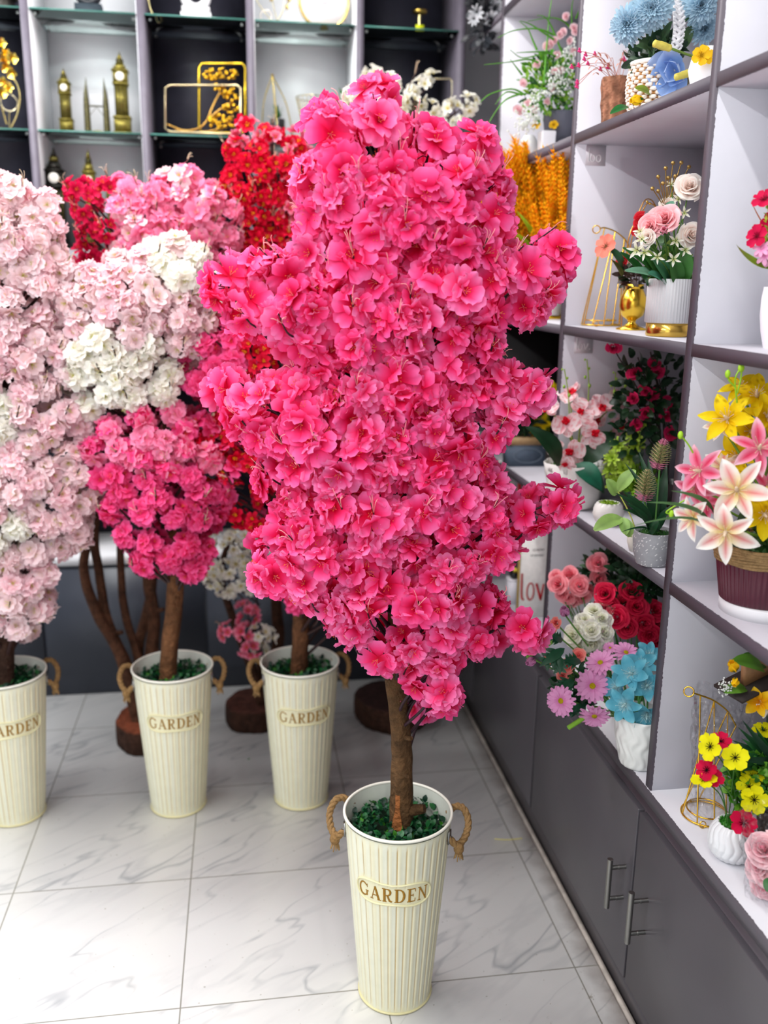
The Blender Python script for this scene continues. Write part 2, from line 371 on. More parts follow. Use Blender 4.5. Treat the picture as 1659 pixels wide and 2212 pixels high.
def leaf(g, a, b, W, c, up=(0, 0, 1), sag=.15, fold=.25, nu=7, shape='lance', c2=None, nv=2, ruf=0.0):
    """leaf blade from a to b"""
    a = np.asarray(a, float); b = np.asarray(b, float); d = b-a; L = np.linalg.norm(d); d = d/L; up = np.asarray(up, float)
    s = np.cross(d, up); s = nrm(s) if np.linalg.norm(s) > .05 else nrm(np.cross(d, (1, .3, 0))); n = np.cross(s, d)
    u = np.linspace(0, 1, nu+1)
    w = {'lance': W*.5*np.maximum(.02, np.sin(pi*u**.8))**.9, 'oval': W*.5*np.maximum(.03, np.sin(pi*(.03+.95*u)))**.6, 'blade': W*.5*(1-u**2.2)+W*.03}[shape]
    V = []; C = []; c = np.asarray(c); c2 = c*.8 if c2 is None else np.asarray(c2)
    for i, t in enumerate(u):
        mid = a+d*L*t+n*(sag*L*4*t*(1-t))
        for v in np.linspace(-1, 1, nv+1):
            V.append(mid+s*w[i]*v+n*(fold*w[i]*abs(v)+ruf*L*sin(t*22+v)*abs(v))); C.append(c if abs(v) > .3 or i % 1 else c2)
    g.add(V, grid_faces(nu, nv), np.array(C)); return g
TO = lambda p: nrm(CAM-np.asarray(p))
def aim(p, dx=0.0, dy=0.0):
    """facing of a bloom: towards the shop floor in front, tilted right by dx and up by dy"""
    return nrm(TO(p)+AX[0]*dx-AX[1]*dy)

# ================================================================== the shop
XR, YB, CT = 0.888, 3.734, 0.609                 # shelf front plane, back unit front plane, counter height
def floor_mat():
    m = bpy.data.materials.new('marble_floor_tiles'); m.use_nodes = True; N = m.node_tree.nodes; L = m.node_tree.links; b = N['Principled BSDF']
    def n(t, **k):
        x = N.new(t)
        for a, v in k.items():
            if hasattr(x, a): setattr(x, a, v)
        return x
    def math_(op, a, bb=None):
        x = n('ShaderNodeMath', operation=op)
        for i, q in enumerate((a, bb)):
            if q is None: continue
            if isinstance(q, (int, float)): x.inputs[i].default_value = q
            else: L.new(q, x.inputs[i])
        return x.outputs[0]
    tc = n('ShaderNodeTexCoord'); sp = n('ShaderNodeSeparateXYZ'); L.new(tc.outputs['Object'], sp.inputs[0])
    T = .5015
    fx = math_('DIVIDE', math_('SUBTRACT', sp.outputs[0], -.6865-4*.5), .5); fy = math_('DIVIDE', math_('SUBTRACT', sp.outputs[1], 1.9131-8*T), T)
    ux = math_('FRACT', fx); uy = math_('FRACT', fy); ix = math_('FLOOR', fx); iy = math_('FLOOR', fy)
    def edge(u): return math_('MINIMUM', u, math_('SUBTRACT', 1.0, u))
    e = math_('MINIMUM', edge(ux), edge(uy))
    gr = n('ShaderNodeMapRange'); gr.inputs[1].default_value = .0022; gr.inputs[2].default_value = .0048; L.new(e, gr.inputs[0])
    # veins: print of a tile, slightly different from tile to tile
    cmb = n('ShaderNodeCombineXYZ'); L.new(ux, cmb.inputs[0]); L.new(uy, cmb.inputs[1]); L.new(math_('MULTIPLY', math_('ADD', ix, math_('MULTIPLY', iy, 2.0)), .13), cmb.inputs[2])
    mp = n('ShaderNodeMapping'); mp.vector_type = 'TEXTURE'; mp.inputs['Rotation'].default_value = (0, 0, radians(33)); mp.inputs['Scale'].default_value = (1.75, .42, 1); L.new(cmb.outputs[0], mp.inputs[0])
    def vein(scale, wdt, det, dist=.12):
        z = n('ShaderNodeTexNoise'); z.inputs['Scale'].default_value = scale; z.inputs['Detail'].default_value = det; z.inputs['Distortion'].default_value = dist; L.new(mp.outputs[0], z.inputs['Vector'])
        a = math_('ABSOLUTE', math_('SUBTRACT', z.outputs[0], .5)); r = n('ShaderNodeMapRange'); r.inputs[1].default_value = 0; r.inputs[2].default_value = wdt; r.inputs[3].default_value = 1; r.inputs[4].default_value = 0; L.new(a, r.inputs[0]); return r.outputs[0]
    v1 = math_('MULTIPLY', vein(1.0, .011, 3), .5); v2 = math_('MULTIPLY', vein(1.7, .05, 4), .14)
    cl = n('ShaderNodeTexNoise'); cl.inputs['Scale'].default_value = 3.0; cl.inputs['Detail'].default_value = 3; L.new(cmb.outputs[0], cl.inputs['Vector'])
    pres = n('ShaderNodeMapRange'); pres.inputs[1].default_value = .42; pres.inputs[2].default_value = .6; L.new(cl.outputs[0], pres.inputs[0])
    vv = math_('MULTIPLY', math_('ADD', v1, v2), math_('ADD', math_('MULTIPLY', pres.outputs[0], .75), .35))
    mx = n('ShaderNodeMix', data_type='RGBA'); L.new(vv, mx.inputs[0]); mx.inputs[6].default_value = (.88, .88, .87, 1); mx.inputs[7].default_value = (.36, .39, .42, 1)
    # grey specks and worn glaze near the cabinet
    sk = n('ShaderNodeTexNoise'); sk.inputs['Scale'].default_value = 95; sk.inputs['Detail'].default_value = 1; L.new(tc.outputs['Object'], sk.inputs['Vector'])
    sr = n('ShaderNodeMapRange'); sr.inputs[1].default_value = .755; sr.inputs[2].default_value = .78; L.new(sk.outputs[0], sr.inputs[0])
    wn = n('ShaderNodeTexNoise'); wn.inputs['Scale'].default_value = 9; wn.inputs['Detail'].default_value = 6; wn.inputs['Roughness'].default_value = .7; L.new(tc.outputs['Object'], wn.inputs['Vector'])
    wr = n('ShaderNodeMapRange'); wr.inputs[1].default_value = .63; wr.inputs[2].default_value = .66; L.new(wn.outputs[0], wr.inputs[0])
    near = n('ShaderNodeMapRange'); near.inputs[1].default_value = .42; near.inputs[2].default_value = .72; L.new(sp.outputs[0], near.inputs[0])
    ny = n('ShaderNodeMapRange'); ny.inputs[1].default_value = 2.1; ny.inputs[2].default_value = 1.8; L.new(sp.outputs[1], ny.inputs[0])
    wear = math_('MULTIPLY', wr.outputs[0], math_('MULTIPLY', near.outputs[0], ny.outputs[0]))
    m2 = n('ShaderNodeMix', data_type='RGBA'); L.new(math_('MAXIMUM', math_('MULTIPLY', sr.outputs[0], .6), math_('MULTIPLY', wear, .8)), m2.inputs[0]); L.new(mx.outputs[2], m2.inputs[6]); m2.inputs[7].default_value = (.36, .33, .26, 1)
    # grime along the cabinet foot
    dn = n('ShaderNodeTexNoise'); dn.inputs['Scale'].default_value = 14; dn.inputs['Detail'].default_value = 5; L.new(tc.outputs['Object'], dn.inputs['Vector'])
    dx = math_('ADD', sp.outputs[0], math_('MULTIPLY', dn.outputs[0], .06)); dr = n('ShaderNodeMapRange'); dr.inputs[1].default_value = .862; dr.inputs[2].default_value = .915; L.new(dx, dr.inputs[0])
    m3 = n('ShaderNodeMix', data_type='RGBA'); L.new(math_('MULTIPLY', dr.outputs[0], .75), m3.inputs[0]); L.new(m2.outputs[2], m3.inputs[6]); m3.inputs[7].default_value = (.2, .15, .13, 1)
    m4 = n('ShaderNodeMix', data_type='RGBA'); L.new(gr.outputs[0], m4.inputs[0]); m4.inputs[6].default_value = (.34, .33, .29, 1); L.new(m3.outputs[2], m4.inputs[7])
    L.new(m4.outputs[2], b.inputs['Base Color']); b.inputs['Roughness'].default_value = .27; b.inputs['Specular IOR Level'].default_value = .45
    return m
def two_paint(name, inner, edge, x_edge, axis=0, sign=1, rough=.5):
    """board painted on its faces, its front edge painted darker with a ragged brushed line"""
    m = plain(name, inner, rough, vary=.03); N = m.node_tree.nodes; L = m.node_tree.links; b = N['Principled BSDF']
    src = b.inputs['Base Color'].links[0].from_socket
    tc = N.new('ShaderNodeTexCoord'); sp = N.new('ShaderNodeSeparateXYZ'); L.new(tc.outputs['Object'], sp.inputs[0])
    nz = N.new('ShaderNodeTexNoise'); nz.inputs['Scale'].default_value = 160; nz.inputs['Detail'].default_value = 3; L.new(tc.outputs['Object'], nz.inputs['Vector'])
    mu = N.new('ShaderNodeMath'); mu.operation = 'MULTIPLY_ADD'; mu.inputs[1].default_value = .006; mu.inputs[2].default_value = x_edge; L.new(nz.outputs[0], mu.inputs[0])
    lt = N.new('ShaderNodeMath'); lt.operation = 'LESS_THAN'; L.new(sp.outputs[axis], lt.inputs[0]); L.new(mu.outputs[0], lt.inputs[1])
    mx = N.new('ShaderNodeMix'); mx.data_type = 'RGBA'; L.new(lt.outputs[0], mx.inputs[0]); L.new(src, mx.inputs[6]); mx.inputs[7].default_value = (*edge, 1)
    L.new(mx.outputs[2], b.inputs['Base Color']); return m
WHITE = lin(226, 226, 230)
g = G(); box(g, (-3.2, -2.6, -.05), (1.6, 4.3, 0)); struct('floor', g, floor_mat())
g = G(); box(g, (-3.2, -2.6, 3.2), (1.6, 4.3, 3.25)); struct('ceiling', g, plain('ceiling_paint', lin(205, 205, 205), .8, vary=.02))
g = G(); box(g, (-3.2, 4.15, 0), (1.6, 4.25, 3.2)); struct('wall_back', g, plain('wall_paint', WHITE, .8, vary=.02))
g = G(); box(g, (1.32, -2.6, 0), (1.42, 4.15, 3.2)); struct('wall_right', g, MATS['wall_paint'])
g = G(); box(g, (-3.2, -2.6, 0), (-3.1, 4.15, 3.2)); struct('wall_left', g, MATS['wall_paint'])
g = G(); box(g, (XR-.012, -.6, 0), (XR, YB-.002, .012)); struct('trim_1', g, plain('stone_strip', lin(168, 160, 152), .6, vary=.25, ns=30))

# ---- right shelving: uprights and boards form one joined unit, on a base cabinet
DARK = lin(84, 76, 86)
SHELFW = two_paint('white_board_dark_front', lin(194, 193, 201), lin(80, 72, 82), .0015)
CABD = plain('charcoal_laminate', lin(74, 71, 76), .32, vary=.05)
BK = 1.28
UPY = [3.272, 2.5114, 1.7523, .993, .234]; BDZ = [1.0919, 1.592, 2.0896, 2.588, 3.08]; TH = .0125
sh = thing('shelving_unit', 'white cube shelving along the right wall with dark painted front edges', 'shelving', (XR, 2.0, CT))
for y in UPY:
    g = G(); box(g, (XR, y-TH, CT), (BK, y+TH, 3.16)); obj('upright', g, SHELFW, sh, False)
for z in BDZ:
    ys = [YB-.002]+UPY+[-.5]
    for a, b_ in zip(ys[:-1], ys[1:]):
        lo = b_+TH if b_ in UPY else b_; hi = a-TH if a in UPY else a
        g = G(); box(g, (XR, lo, z-TH), (BK, hi, z+TH)); obj('shelf_board', g, SHELFW, sh, False)
g = G(); box(g, (BK, -.5, CT), (BK+.01, YB-.002, 3.16)); obj('back_panel', g, plain('white_back_board', lin(228, 226, 230), .6, vary=.03), sh, False)
# faint price tapes under the boards
def stroke_text(g, strokes, org, ex, ez, w, n, c, thick=.0008):
    for s in strokes:
        pts = smooth_path([np.asarray(org)+ex*p[0]+ez*p[1] for p in s], 6) if len(s) > 2 else [np.asarray(org)+ex*p[0]+ez*p[1] for p in s]
        ribbon(g, pts, w, n, c, thick)
def circ(cx, cy, rx, ry, n=14): return [(cx+rx*cos(t), cy+ry*sin(t)) for t in np.linspace(0.3, 2*pi+.3, n)]
L_LOO = [[(0, 0), (0, 1.9)], circ(.75, .5, .4, .5), circ(1.85, .5, .4, .5)]
L_LOV = [[(0, 0), (0, 1.9)], circ(.75, .5, .4, .5), [(1.4, 1), (1.8, 0)], [(1.8, 0), (2.2, 1)], [(2.5, 0), (2.6, .15)]]
for (z, st) in ((2.0896, L_LOO), (1.592, L_LOV)):
    y = 2.5114-TH-.0006; x0 = XR+.035
    g = G(); box(g, (x0, y-.0004, z-TH-.052), (x0+.055, y+.0003, z-TH-.0005), lin(222, 218, 223)); tp = obj('price_tape', g, CERAM, sh, False)
    g = G(); stroke_text(g, st, (x0+.008, y-.0006, z-TH-.042), np.array([.015, 0, 0]), np.array([0, 0, .017]), .003, (0, -1, 0), lin(246, 246, 246)); obj('lettering', g, CERAM, tp, False)

# ---- base cabinet
cb = thing('base_cabinet', 'long charcoal base cabinet under the right shelving with two bar handles', 'cabinet', (XR, 2.0, 0))
g = G(); box(g, (XR, -.5, .09), (BK, YB-.002, CT-.03)); box(g, (XR+.002, -.5, .001), (BK, YB-.002, .09)); obj('body', g, CABD, cb, False)
COUNTER = two_paint('white_counter_dark_front', lin(212, 212, 217), lin(80, 76, 82), -.0045)
g = G(); box(g, (XR-.006, -.5, CT-.03), (BK, YB-.002, CT)); obj('counter_top', g, COUNTER, cb, False)
def door(y0, y1):
    g = G(); box(g, (XR-.016, y0+.002, .096), (XR-.0005, y1-.002, .552)); o = obj('door', g, CABD, cb, False)
    bv = o.modifiers.new('b', 'BEVEL'); bv.width = .0015; bv.segments = 2; return o
def handle(par, y):
    g = G(); x = XR-.056; tube(g, [(x, y, .268), (x, y, .40)], .0068, lin(150, 150, 146), 14)
    for z in (.292, .376):
        tube(g, [(x, y, z), (XR-.016, y, z)], .0052, lin(135, 135, 132), 10); tube(g, [(XR-.036, y, z), (XR-.033, y, z)], .0062, lin(150, 150, 146), 10)
    obj('handle', g, STEEL, par)
d1 = door(1.755, 2.49); d0 = door(.99, 1.75); door(2.50, 3.25); door(3.26, 3.72); door(.235, .985)
handle(d1, 1.795); handle(d0, 1.672)

# ---- back display unit: dividers, panels, glass shelves, drawers below
bu = thing('display_wall_unit', 'tall wall unit across the back with grey dividers, dark and white bays and glass shelves', 'shelving', (-.2, YB, 0))
DV = [-1.54, -1.136, -.7334, -.3308, .0606, .4688, .8597]
GREYP = plain('grey_divider_paint', lin(104, 98, 110), .5, vary=.12, ns=20)
BB = 4.07
for x in DV:
    g = G(); box(g, (x-.013, YB, .62), (x+.013, BB, 3.16)); obj('divider', g, GREYP, bu, False)
NAVY = plain('dark_bay_panel', lin(50, 50, 62), .5, vary=.18, ns=12); BAYW = plain('white_bay_panel', lin(238, 240, 243), .5, vary=.03)
for i, (a, b_) in enumerate(zip(DV[:-1], DV[1:])):
    dark = i in (1, 3, 5)
    g = G(); box(g, (a+.013, BB-.01, 1.82), (b_-.013, BB, 3.16)); obj('bay_panel', g, NAVY if dark else BAYW, bu, False)
    if not dark:
        g = G(); box(g, (a+.013, YB+.012, 1.82), (a+.017, BB-.01, 3.16)); box(g, (b_-.017, YB+.012, 1.82), (b_-.013, BB-.01, 3.16)); obj('bay_lining', g, BAYW, bu, False)
    g = G(); box(g, (a+.013, BB-.01, .62), (b_-.013, BB, 1.74)); obj('lower_panel', g, NAVY, bu, False)
    for z in (2.6432, 2.2385):
        e = .018 if not dark else .014
        g = G(); box(g, (a+e, YB+.004, z-.006), (b_-e, BB-.012, z)); gl = obj('glass_shelf', g, GLASS, bu, False)
        g = G(); box(g, (a+e, YB+.002, z-.006), (b_-e, YB+.004, z)); obj('glass_edge', g, GLASS_EDGE, gl, False)
        for xx in (a+.03, b_-.03):
            for yy in (YB+.05, BB-.05): g = G(); tube(g, [(xx, yy, z-.014), (xx, yy, z-.0062)], .006, lin(190, 192, 190), 8); obj('shelf_pin', g, STEEL, gl)
g = G(); box(g, (DV[0], YB-.02, 1.742), (XR-.004, BB, 1.82)); obj('shelf_board', g, plain('grey_board', lin(112, 108, 116), .5), bu, False)
g = G(); box(g, (DV[0], YB, .0), (XR-.02, BB, .575)); obj('base', g, plain('blue_grey_laminate', lin(58, 62, 72), .4, vary=.06), bu, False)
for a, b_ in ((-1.5, -.84), (-.83, -.18), (-.17, .48), (.49, .865)):
    g = G(); box(g, (a, YB-.016, .1), (b_, YB-.0005, .56)); obj('door', g, MATS['blue_grey_laminate'], bu, False)
g = G(); box(g, (DV[0], YB-.02, .577), (XR-.02, BB, .62)); obj('counter_top', g, plain('white_counter', lin(225, 225, 228), .4), bu, False)

# ================================================================== tin buckets
def serif_garden():
    """polygons of GARDEN in fat-and-thin serif capitals, unit height; returns list of (points, width) strokes"""
    T, t, s = .19, .07, .06; out = []
    def st(x, pts, wdt): out.append(([(x+a, b) for a, b in pts], wdt))
    def serif(x, cx, y, w=.3): st(x, [(cx-w/2, y+(s/2 if y < .5 else -s/2)), (cx+w/2, y+(s/2 if y < .5 else -s/2))], s)
    x = 0.0   # G
    arc = [(.42+.36*cos(a), .5+.47*sin(a)) for a in np.linspace(radians(40), radians(325), 15)]
    st(x, arc, [.07+.10*abs(sin((k/14)*pi)) for k in range(15)]); st(x, [(.72, .08), (.72, .42)], .13); serif(x, .72, .40, .3); st(x, [(.75, .7), (.75, .95)], .05); x += 1.02
    # A
    st(x, [(.12, .02), (.42, .98)], t); st(x, [(.42, .98), (.74, .02)], T*.85); st(x, [(.24, .33), (.6, .33)], t); serif(x, .12, 0, .28); serif(x, .76, 0, .32); x += .98
    # R
    st(x, [(.2, 0), (.2, 1)], T); st(x, [(.2, .96)]+[(.42+.24*cos(a), .73+.23*sin(a)) for a in np.linspace(pi/2, -pi/2, 9)]+[(.2, .5)], [.07, .07, .1, .14, .16, .17, .16, .14, .1, .07, .07]); st(x, [(.42, .5), (.6, .1), (.78, .04)], .14); serif(x, .2, 0, .34); serif(x, .12, 1, .2); x += .95
    # D
    st(x, [(.2, 0), (.2, 1)], T); st(x, [(.2, .965)]+[(.38+.38*cos(a), .5+.465*sin(a)) for a in np.linspace(pi/2, -pi/2, 11)]+[(.2, .035)], [.07, .07, .09, .12, .15, .18, .18, .18, .15, .12, .09, .07, .07]); serif(x, .12, 0, .2); serif(x, .12, 1, .2); x += .97
    # E
    st(x, [(.2, 0), (.2, 1)], T); 
    for y in (.035, .5, .965): st(x, [(.2, y), (.62 if y != .5 else .5, y)], t)
    st(x, [(.64, .02), (.66, .27)], .06); st(x, [(.64, .98), (.66, .75)], .06); st(x, [(.5, .4), (.5, .6)], .05); serif(x, .12, 0, .2); serif(x, .12, 1, .2); x += .86
    # N
    st(x, [(.14, 0), (.14, 1)], t); st(x, [(.14, .97), (.68, .03)], T*.85); st(x, [(.68, 0), (.68, 1)], t); serif(x, .14, 0, .28); serif(x, .68, 1, .28); serif(x, .1, 1, .2); x += .82
    return out, x
GARD, GW = serif_garden()
RB, RT, BH = .0885, .1275, .502
def bucket(label, bx, by, az, name='tin_bucket'):
    """tall tapered fluted bucket with plaque, rope handles and filling; az = direction of the plaque"""
    r = thing(name, label, 'bucket', (bx, by, 0), 'cream tin buckets')
    cen = np.array([bx, by, 0]); rad = lambda z: RB+(RT-RB)*z/BH
    NF = 36; seg = NF*10; zs = [0, .004, .008]+list(np.linspace(.02, .47, 42))+[.48, .488]
    pz, ph, pw = .352, .034, .094            # plaque centre height, half height, half width
    cream = lin(224, 222, 194); white = lin(224, 225, 204); brown = lin(172, 134, 44); yel = lin(226, 214, 150)
    def inpl(a, z):
        d = (a-az+pi) % (2*pi)-pi; x = d*rad(pz)/pw; y = (z-pz)/ph
        hh = 1.0-.22*np.exp(-(x/.5)**2); return (np.abs(x) < 1) & (np.abs(y) < hh*np.sqrt(np.clip(1-np.clip((np.abs(x)-.72)/.28, 0, 1)**2, 0, 1)))
    def rmod(i, a, z):
        k = (a*NF/(2*pi)) % 1; gz = np.clip((z-.012)/.02, 0, 1)*np.clip((.478-z)/.012, 0, 1)
        fl = (-.0022*np.exp(-(np.minimum(k, 1-k)/.07)**2)+.0008*np.sin(k*2*pi)*1.0)*gz
        return np.where(inpl(a, z), .0006, fl)
    rs = np.random.RandomState(int(abs(bx)*1000)); ra = rs.rand(NF)*.6+.4
    def cmod(i, a, z):
        k = (a*NF/(2*pi)) % 1; idx = np.round(a*NF/(2*pi)).astype(int) % NF; d = np.minimum(k, 1-k)
        gz = np.clip((z-.012)/.01, 0, 1)*np.clip((.482-z)/.006, 0, 1)*(~inpl(a, z))
        t = (np.exp(-(d/.07)**2)*ra[idx]*gz)[:, None]; base = np.where((k < .5)[:, None], cream, white); 
        rust = np.clip((.035-z)/.035, 0, 1)*.35*(.5+.5*np.sin(a*5+bx*9))**2+.10*(.5+.5*np.sin(a*9+z*7))
        base = base*(1-rust[:, None])+yel*rust[:, None]
        base = np.where(inpl(a, z)[:, None], lin(224, 220, 184), base)
        return base*(1-t)+brown*t
    g = G(); lathe(g, [(rad(z), z) for z in zs], cen, cream, seg, rmod, cmod); lathe(g, [(rad(.488), .488), (RT+.001, .4925)], cen, cream, 90)
    lathe(g, [(RT-.002, BH), (RT-.004, .49), (rad(.40)-.003, .40)], cen, lin(216, 220, 208), 90); lathe(g, [(.001, .006), (RB, .006)], cen, cream, 60)
    obj('body', g, TIN, r)
    g = G(); torus(g, cen+[0, 0, BH-.003], RT, .0036, lin(238, 236, 222), seg=90); obj('rolled_rim', g, TIN, r)
    g = G(); torus(g, cen+[0, 0, .0036], RB+.0012, .0030, lin(214, 206, 158), seg=80); obj('foot_rim', g, TIN, r)
    # plaque ridge and letters
    def onc(x, z, h): a = az+x/rad(pz); R_ = rad(z)+h; return cen+[cos(a)*R_, sin(a)*R_, z]
    pts = []
    for t in np.linspace(0, 2*pi, 73)[:-1]:
        x = cos(t); x = np.sign(x)*abs(x)**.6; yv = abs(sin(t))**.8*np.sign(sin(t))*(1-.22*np.exp(-(x/.5)**2)); pts.append(onc(x*pw, pz+yv*ph, .0012))
    g = G(); tube(g, pts, .0024, lin(222, 216, 172), 6, closed=True); pl = obj('plaque', g, TIN, r)
    g = G(); H = .037; sc_ = .0302
    for pts_, wd in GARD:
        n_ = len(pts_); pts3 = []
        if n_ == 2: pts_ = [tuple(np.array(pts_[0])*(1-t)+np.array(pts_[1])*t) for t in (0, .5, 1)]
        for (a_, b_) in pts_: pts3.append(onc((a_-GW/2)*sc_*1.0, pz-H/2+b_*H-.0005, .0007))
        wv = np.asarray(wd)*sc_*1.05 if np.ndim(wd) else wd*sc_*1.05
        ribbon(g, pts3, wv, (cos(az), sin(az), 0), lin(150, 108, 20), .0008)
    obj('lettering', g, MATTE, pl, False)
    # rope handles
    for sd in (-1, 1):
        a0 = az+sd*pi/2
        def pt(da, rr, z): a = a0+da; return cen+[cos(a)*rr, sin(a)*rr, z]
        s2 = -sd
        core = smooth_path([pt(s2*.22, .121, .457), pt(s2*.22, .134, .447), pt(s2*.20, .146, .437), pt(s2*.06, .160, .446), pt(-s2*.10, .168, .470), pt(-s2*.24, .160, .492), pt(-s2*.36, .145, .490), pt(-s2*.42, .126, .472)], 9)
        g = G(); T = np.gradient(core, axis=0); T /= np.linalg.norm(T, axis=1)[:, None]
        sL = np.concatenate([[0], np.cumsum(np.linalg.norm(np.diff(core, axis=0), axis=1))]); xx = nrm(np.cross(T[0], (0, 0, 1))); fr = []
        for t in T: xx = nrm(xx-t*(xx @ t)); fr.append((xx, np.cross(t, xx)))
        for k in range(3):
            ph_ = k*2*pi/3; q = [core[i]+(fr[i][0]*cos(sL[i]*150+ph_)+fr[i][1]*sin(sL[i]*150+ph_))*.0042 for i in range(len(core))]
            tube(g, q, .0049, lin(142, 112, 74), 6)
        kn = pt(s2*.20, .150, .430); ball(g, kn, .0125, lin(136, 106, 68), 12, 8, (1, 1, 1.25))
        for k in range(14):
            a = k*2.4; tube(g, [kn+[cos(a)*.006, sin(a)*.006, -.01], kn+[cos(a)*.011, sin(a)*.011, -.026-.004*sin(k*3)]], [.002, .0012], lin(152, 122, 82), 4)
        obj('rope_handle', g, ROPE, r)
        g = G()
        for da, z in ((s2*.22, .457), (-s2*.42, .472)):
            c_ = pt(da, rad(z)+.003, z); R_ = frame(pt(da, 1, z)-pt(da, 0, z)); obox(g, c_, (.009, .016, .0025), R_, lin(150, 150, 148)); ball(g, c_+R_[:, 2]*.003, .004, lin(120, 120, 118), 8, 5)
        obj('rope_bracket', g, STEEL, r, False)
    g = G(); rs = np.random.RandomState(3)
    lathe(g, [(rad(.43)-.004, .43), (.08, .437), (.03, .44), (.001, .44)], cen, lin(18, 42, 22), 30)
    for i in range(620):
        rr = (rad(.45)-.010)*sqrt(rs.rand()); a = rs.rand()*6.28; q = cen+[rr*cos(a), rr*sin(a), .436+.026*rs.rand()+.012*(.5+.5*sin(rr*60+a*2))]; 
        d = nrm([rs.randn()*.7, rs.randn()*.7, .9]); s = .0065+.004*rs.rand(); c = [lin(20, 78, 44), lin(34, 104, 52), lin(12, 58, 38), lin(70, 140, 40)][rs.choice(4, p=[.36, .28, .3, .06])]
        leaf(g, q, q+d*s*1.9, s*1.5, c, sag=.12, nu=3, shape='oval', nv=2, fold=.2)
    o = obj('moss', g, LEAF, r); o['kind'] = 'stuff'
    return r
bucket('cream fluted tin bucket holding the big hot pink tree in front', .3405, 1.908, radians(-105))
bucket('cream fluted tin bucket second from the left, under the pink and white tree', -.247, 2.829, radians(-85))
bucket('cream fluted tin bucket standing behind, between the second bucket and the front pink tree', .165, 2.818, radians(-86))
bucket('cream fluted tin bucket cut off by the left edge of the photo', -.772, 2.845, radians(-68))

# ================================================================== blossom trees
def poly_info(poly, pts):
    A = np.array(poly, float); B = np.roll(A, -1, 0); p = pts[:, None, :]; AB = (B-A)[None]; t = np.clip(((p-A[None])*AB).sum(-1)/(AB**2).sum(-1), 0, 1)
    q = A[None]+AB*t[..., None]; d = np.linalg.norm(p-q, axis=-1); k = d.argmin(1); i = np.arange(len(pts)); dist = d[i, k]; dirv = q[i, k]-pts
    x, y = pts[:, 0], pts[:, 1]; ins = np.zeros(len(pts), bool)
    for (x1, y1), (x2, y2) in zip(A, B):
        c = ((y1 > y) != (y2 > y)); ins ^= c & (x < (x2-x1)*(y-y1)/(y2-y1+1e-9)+x1)
    return ins, dist, dirv/np.maximum(1e-6, dist)[:, None]
def crown(polys, Y0, space, inset, Rcap, kdepth, rs, layers=('front', 'back', 'mid')):
    """cluster centres filling a crown of real depth around the plane y = Y0; outline(s) as seen from the shop door"""
    out = []
    for poly in polys:
        A = np.array(poly, float); lo, hi = A.min(0), A.max(0)
        for lay in layers:
            sp = space*{'front': 1.0, 'mid': 1.35, 'back': 1.3}[lay]; pts = np.zeros((0, 2))
            ntry = int((hi-lo).prod()/(sp*sp)*14); cand = rs.uniform(lo, hi, (ntry, 2)); ins, dist, dv = poly_info(poly, cand)
            ok = ins & (dist > inset); cand, dist, dv = cand[ok], dist[ok], dv[ok]
            for c, d, v in zip(cand, dist, dv):
                if len(pts) and (np.hypot(*(pts-c).T) < sp).any(): continue
                pts = np.vstack([pts, c]); db = min(Rcap, d); t = sqrt(max(0, Rcap**2-(Rcap-db)**2)); m = mpp(P(c[0], c[1], Y0)); th = t*m*kdepth
                sg = {'front': -1.0, 'back': 1.0, 'mid': rs.uniform(-.35, .35)}[lay]
                pos = P(c[0], c[1], Y0+sg*th+rs.uniform(-.012, .012)); e = (1-db/Rcap)
                im = v[0]*AX[0]+v[1]*AX[1]; n = im*e*1.0+np.array([0, sg*1.0, 0])*(t/Rcap+.05)+np.array([0, 0, .35]) if lay != 'mid' else rs.randn(3)
                out.append((pos, nrm(n), lay, c))
    return out
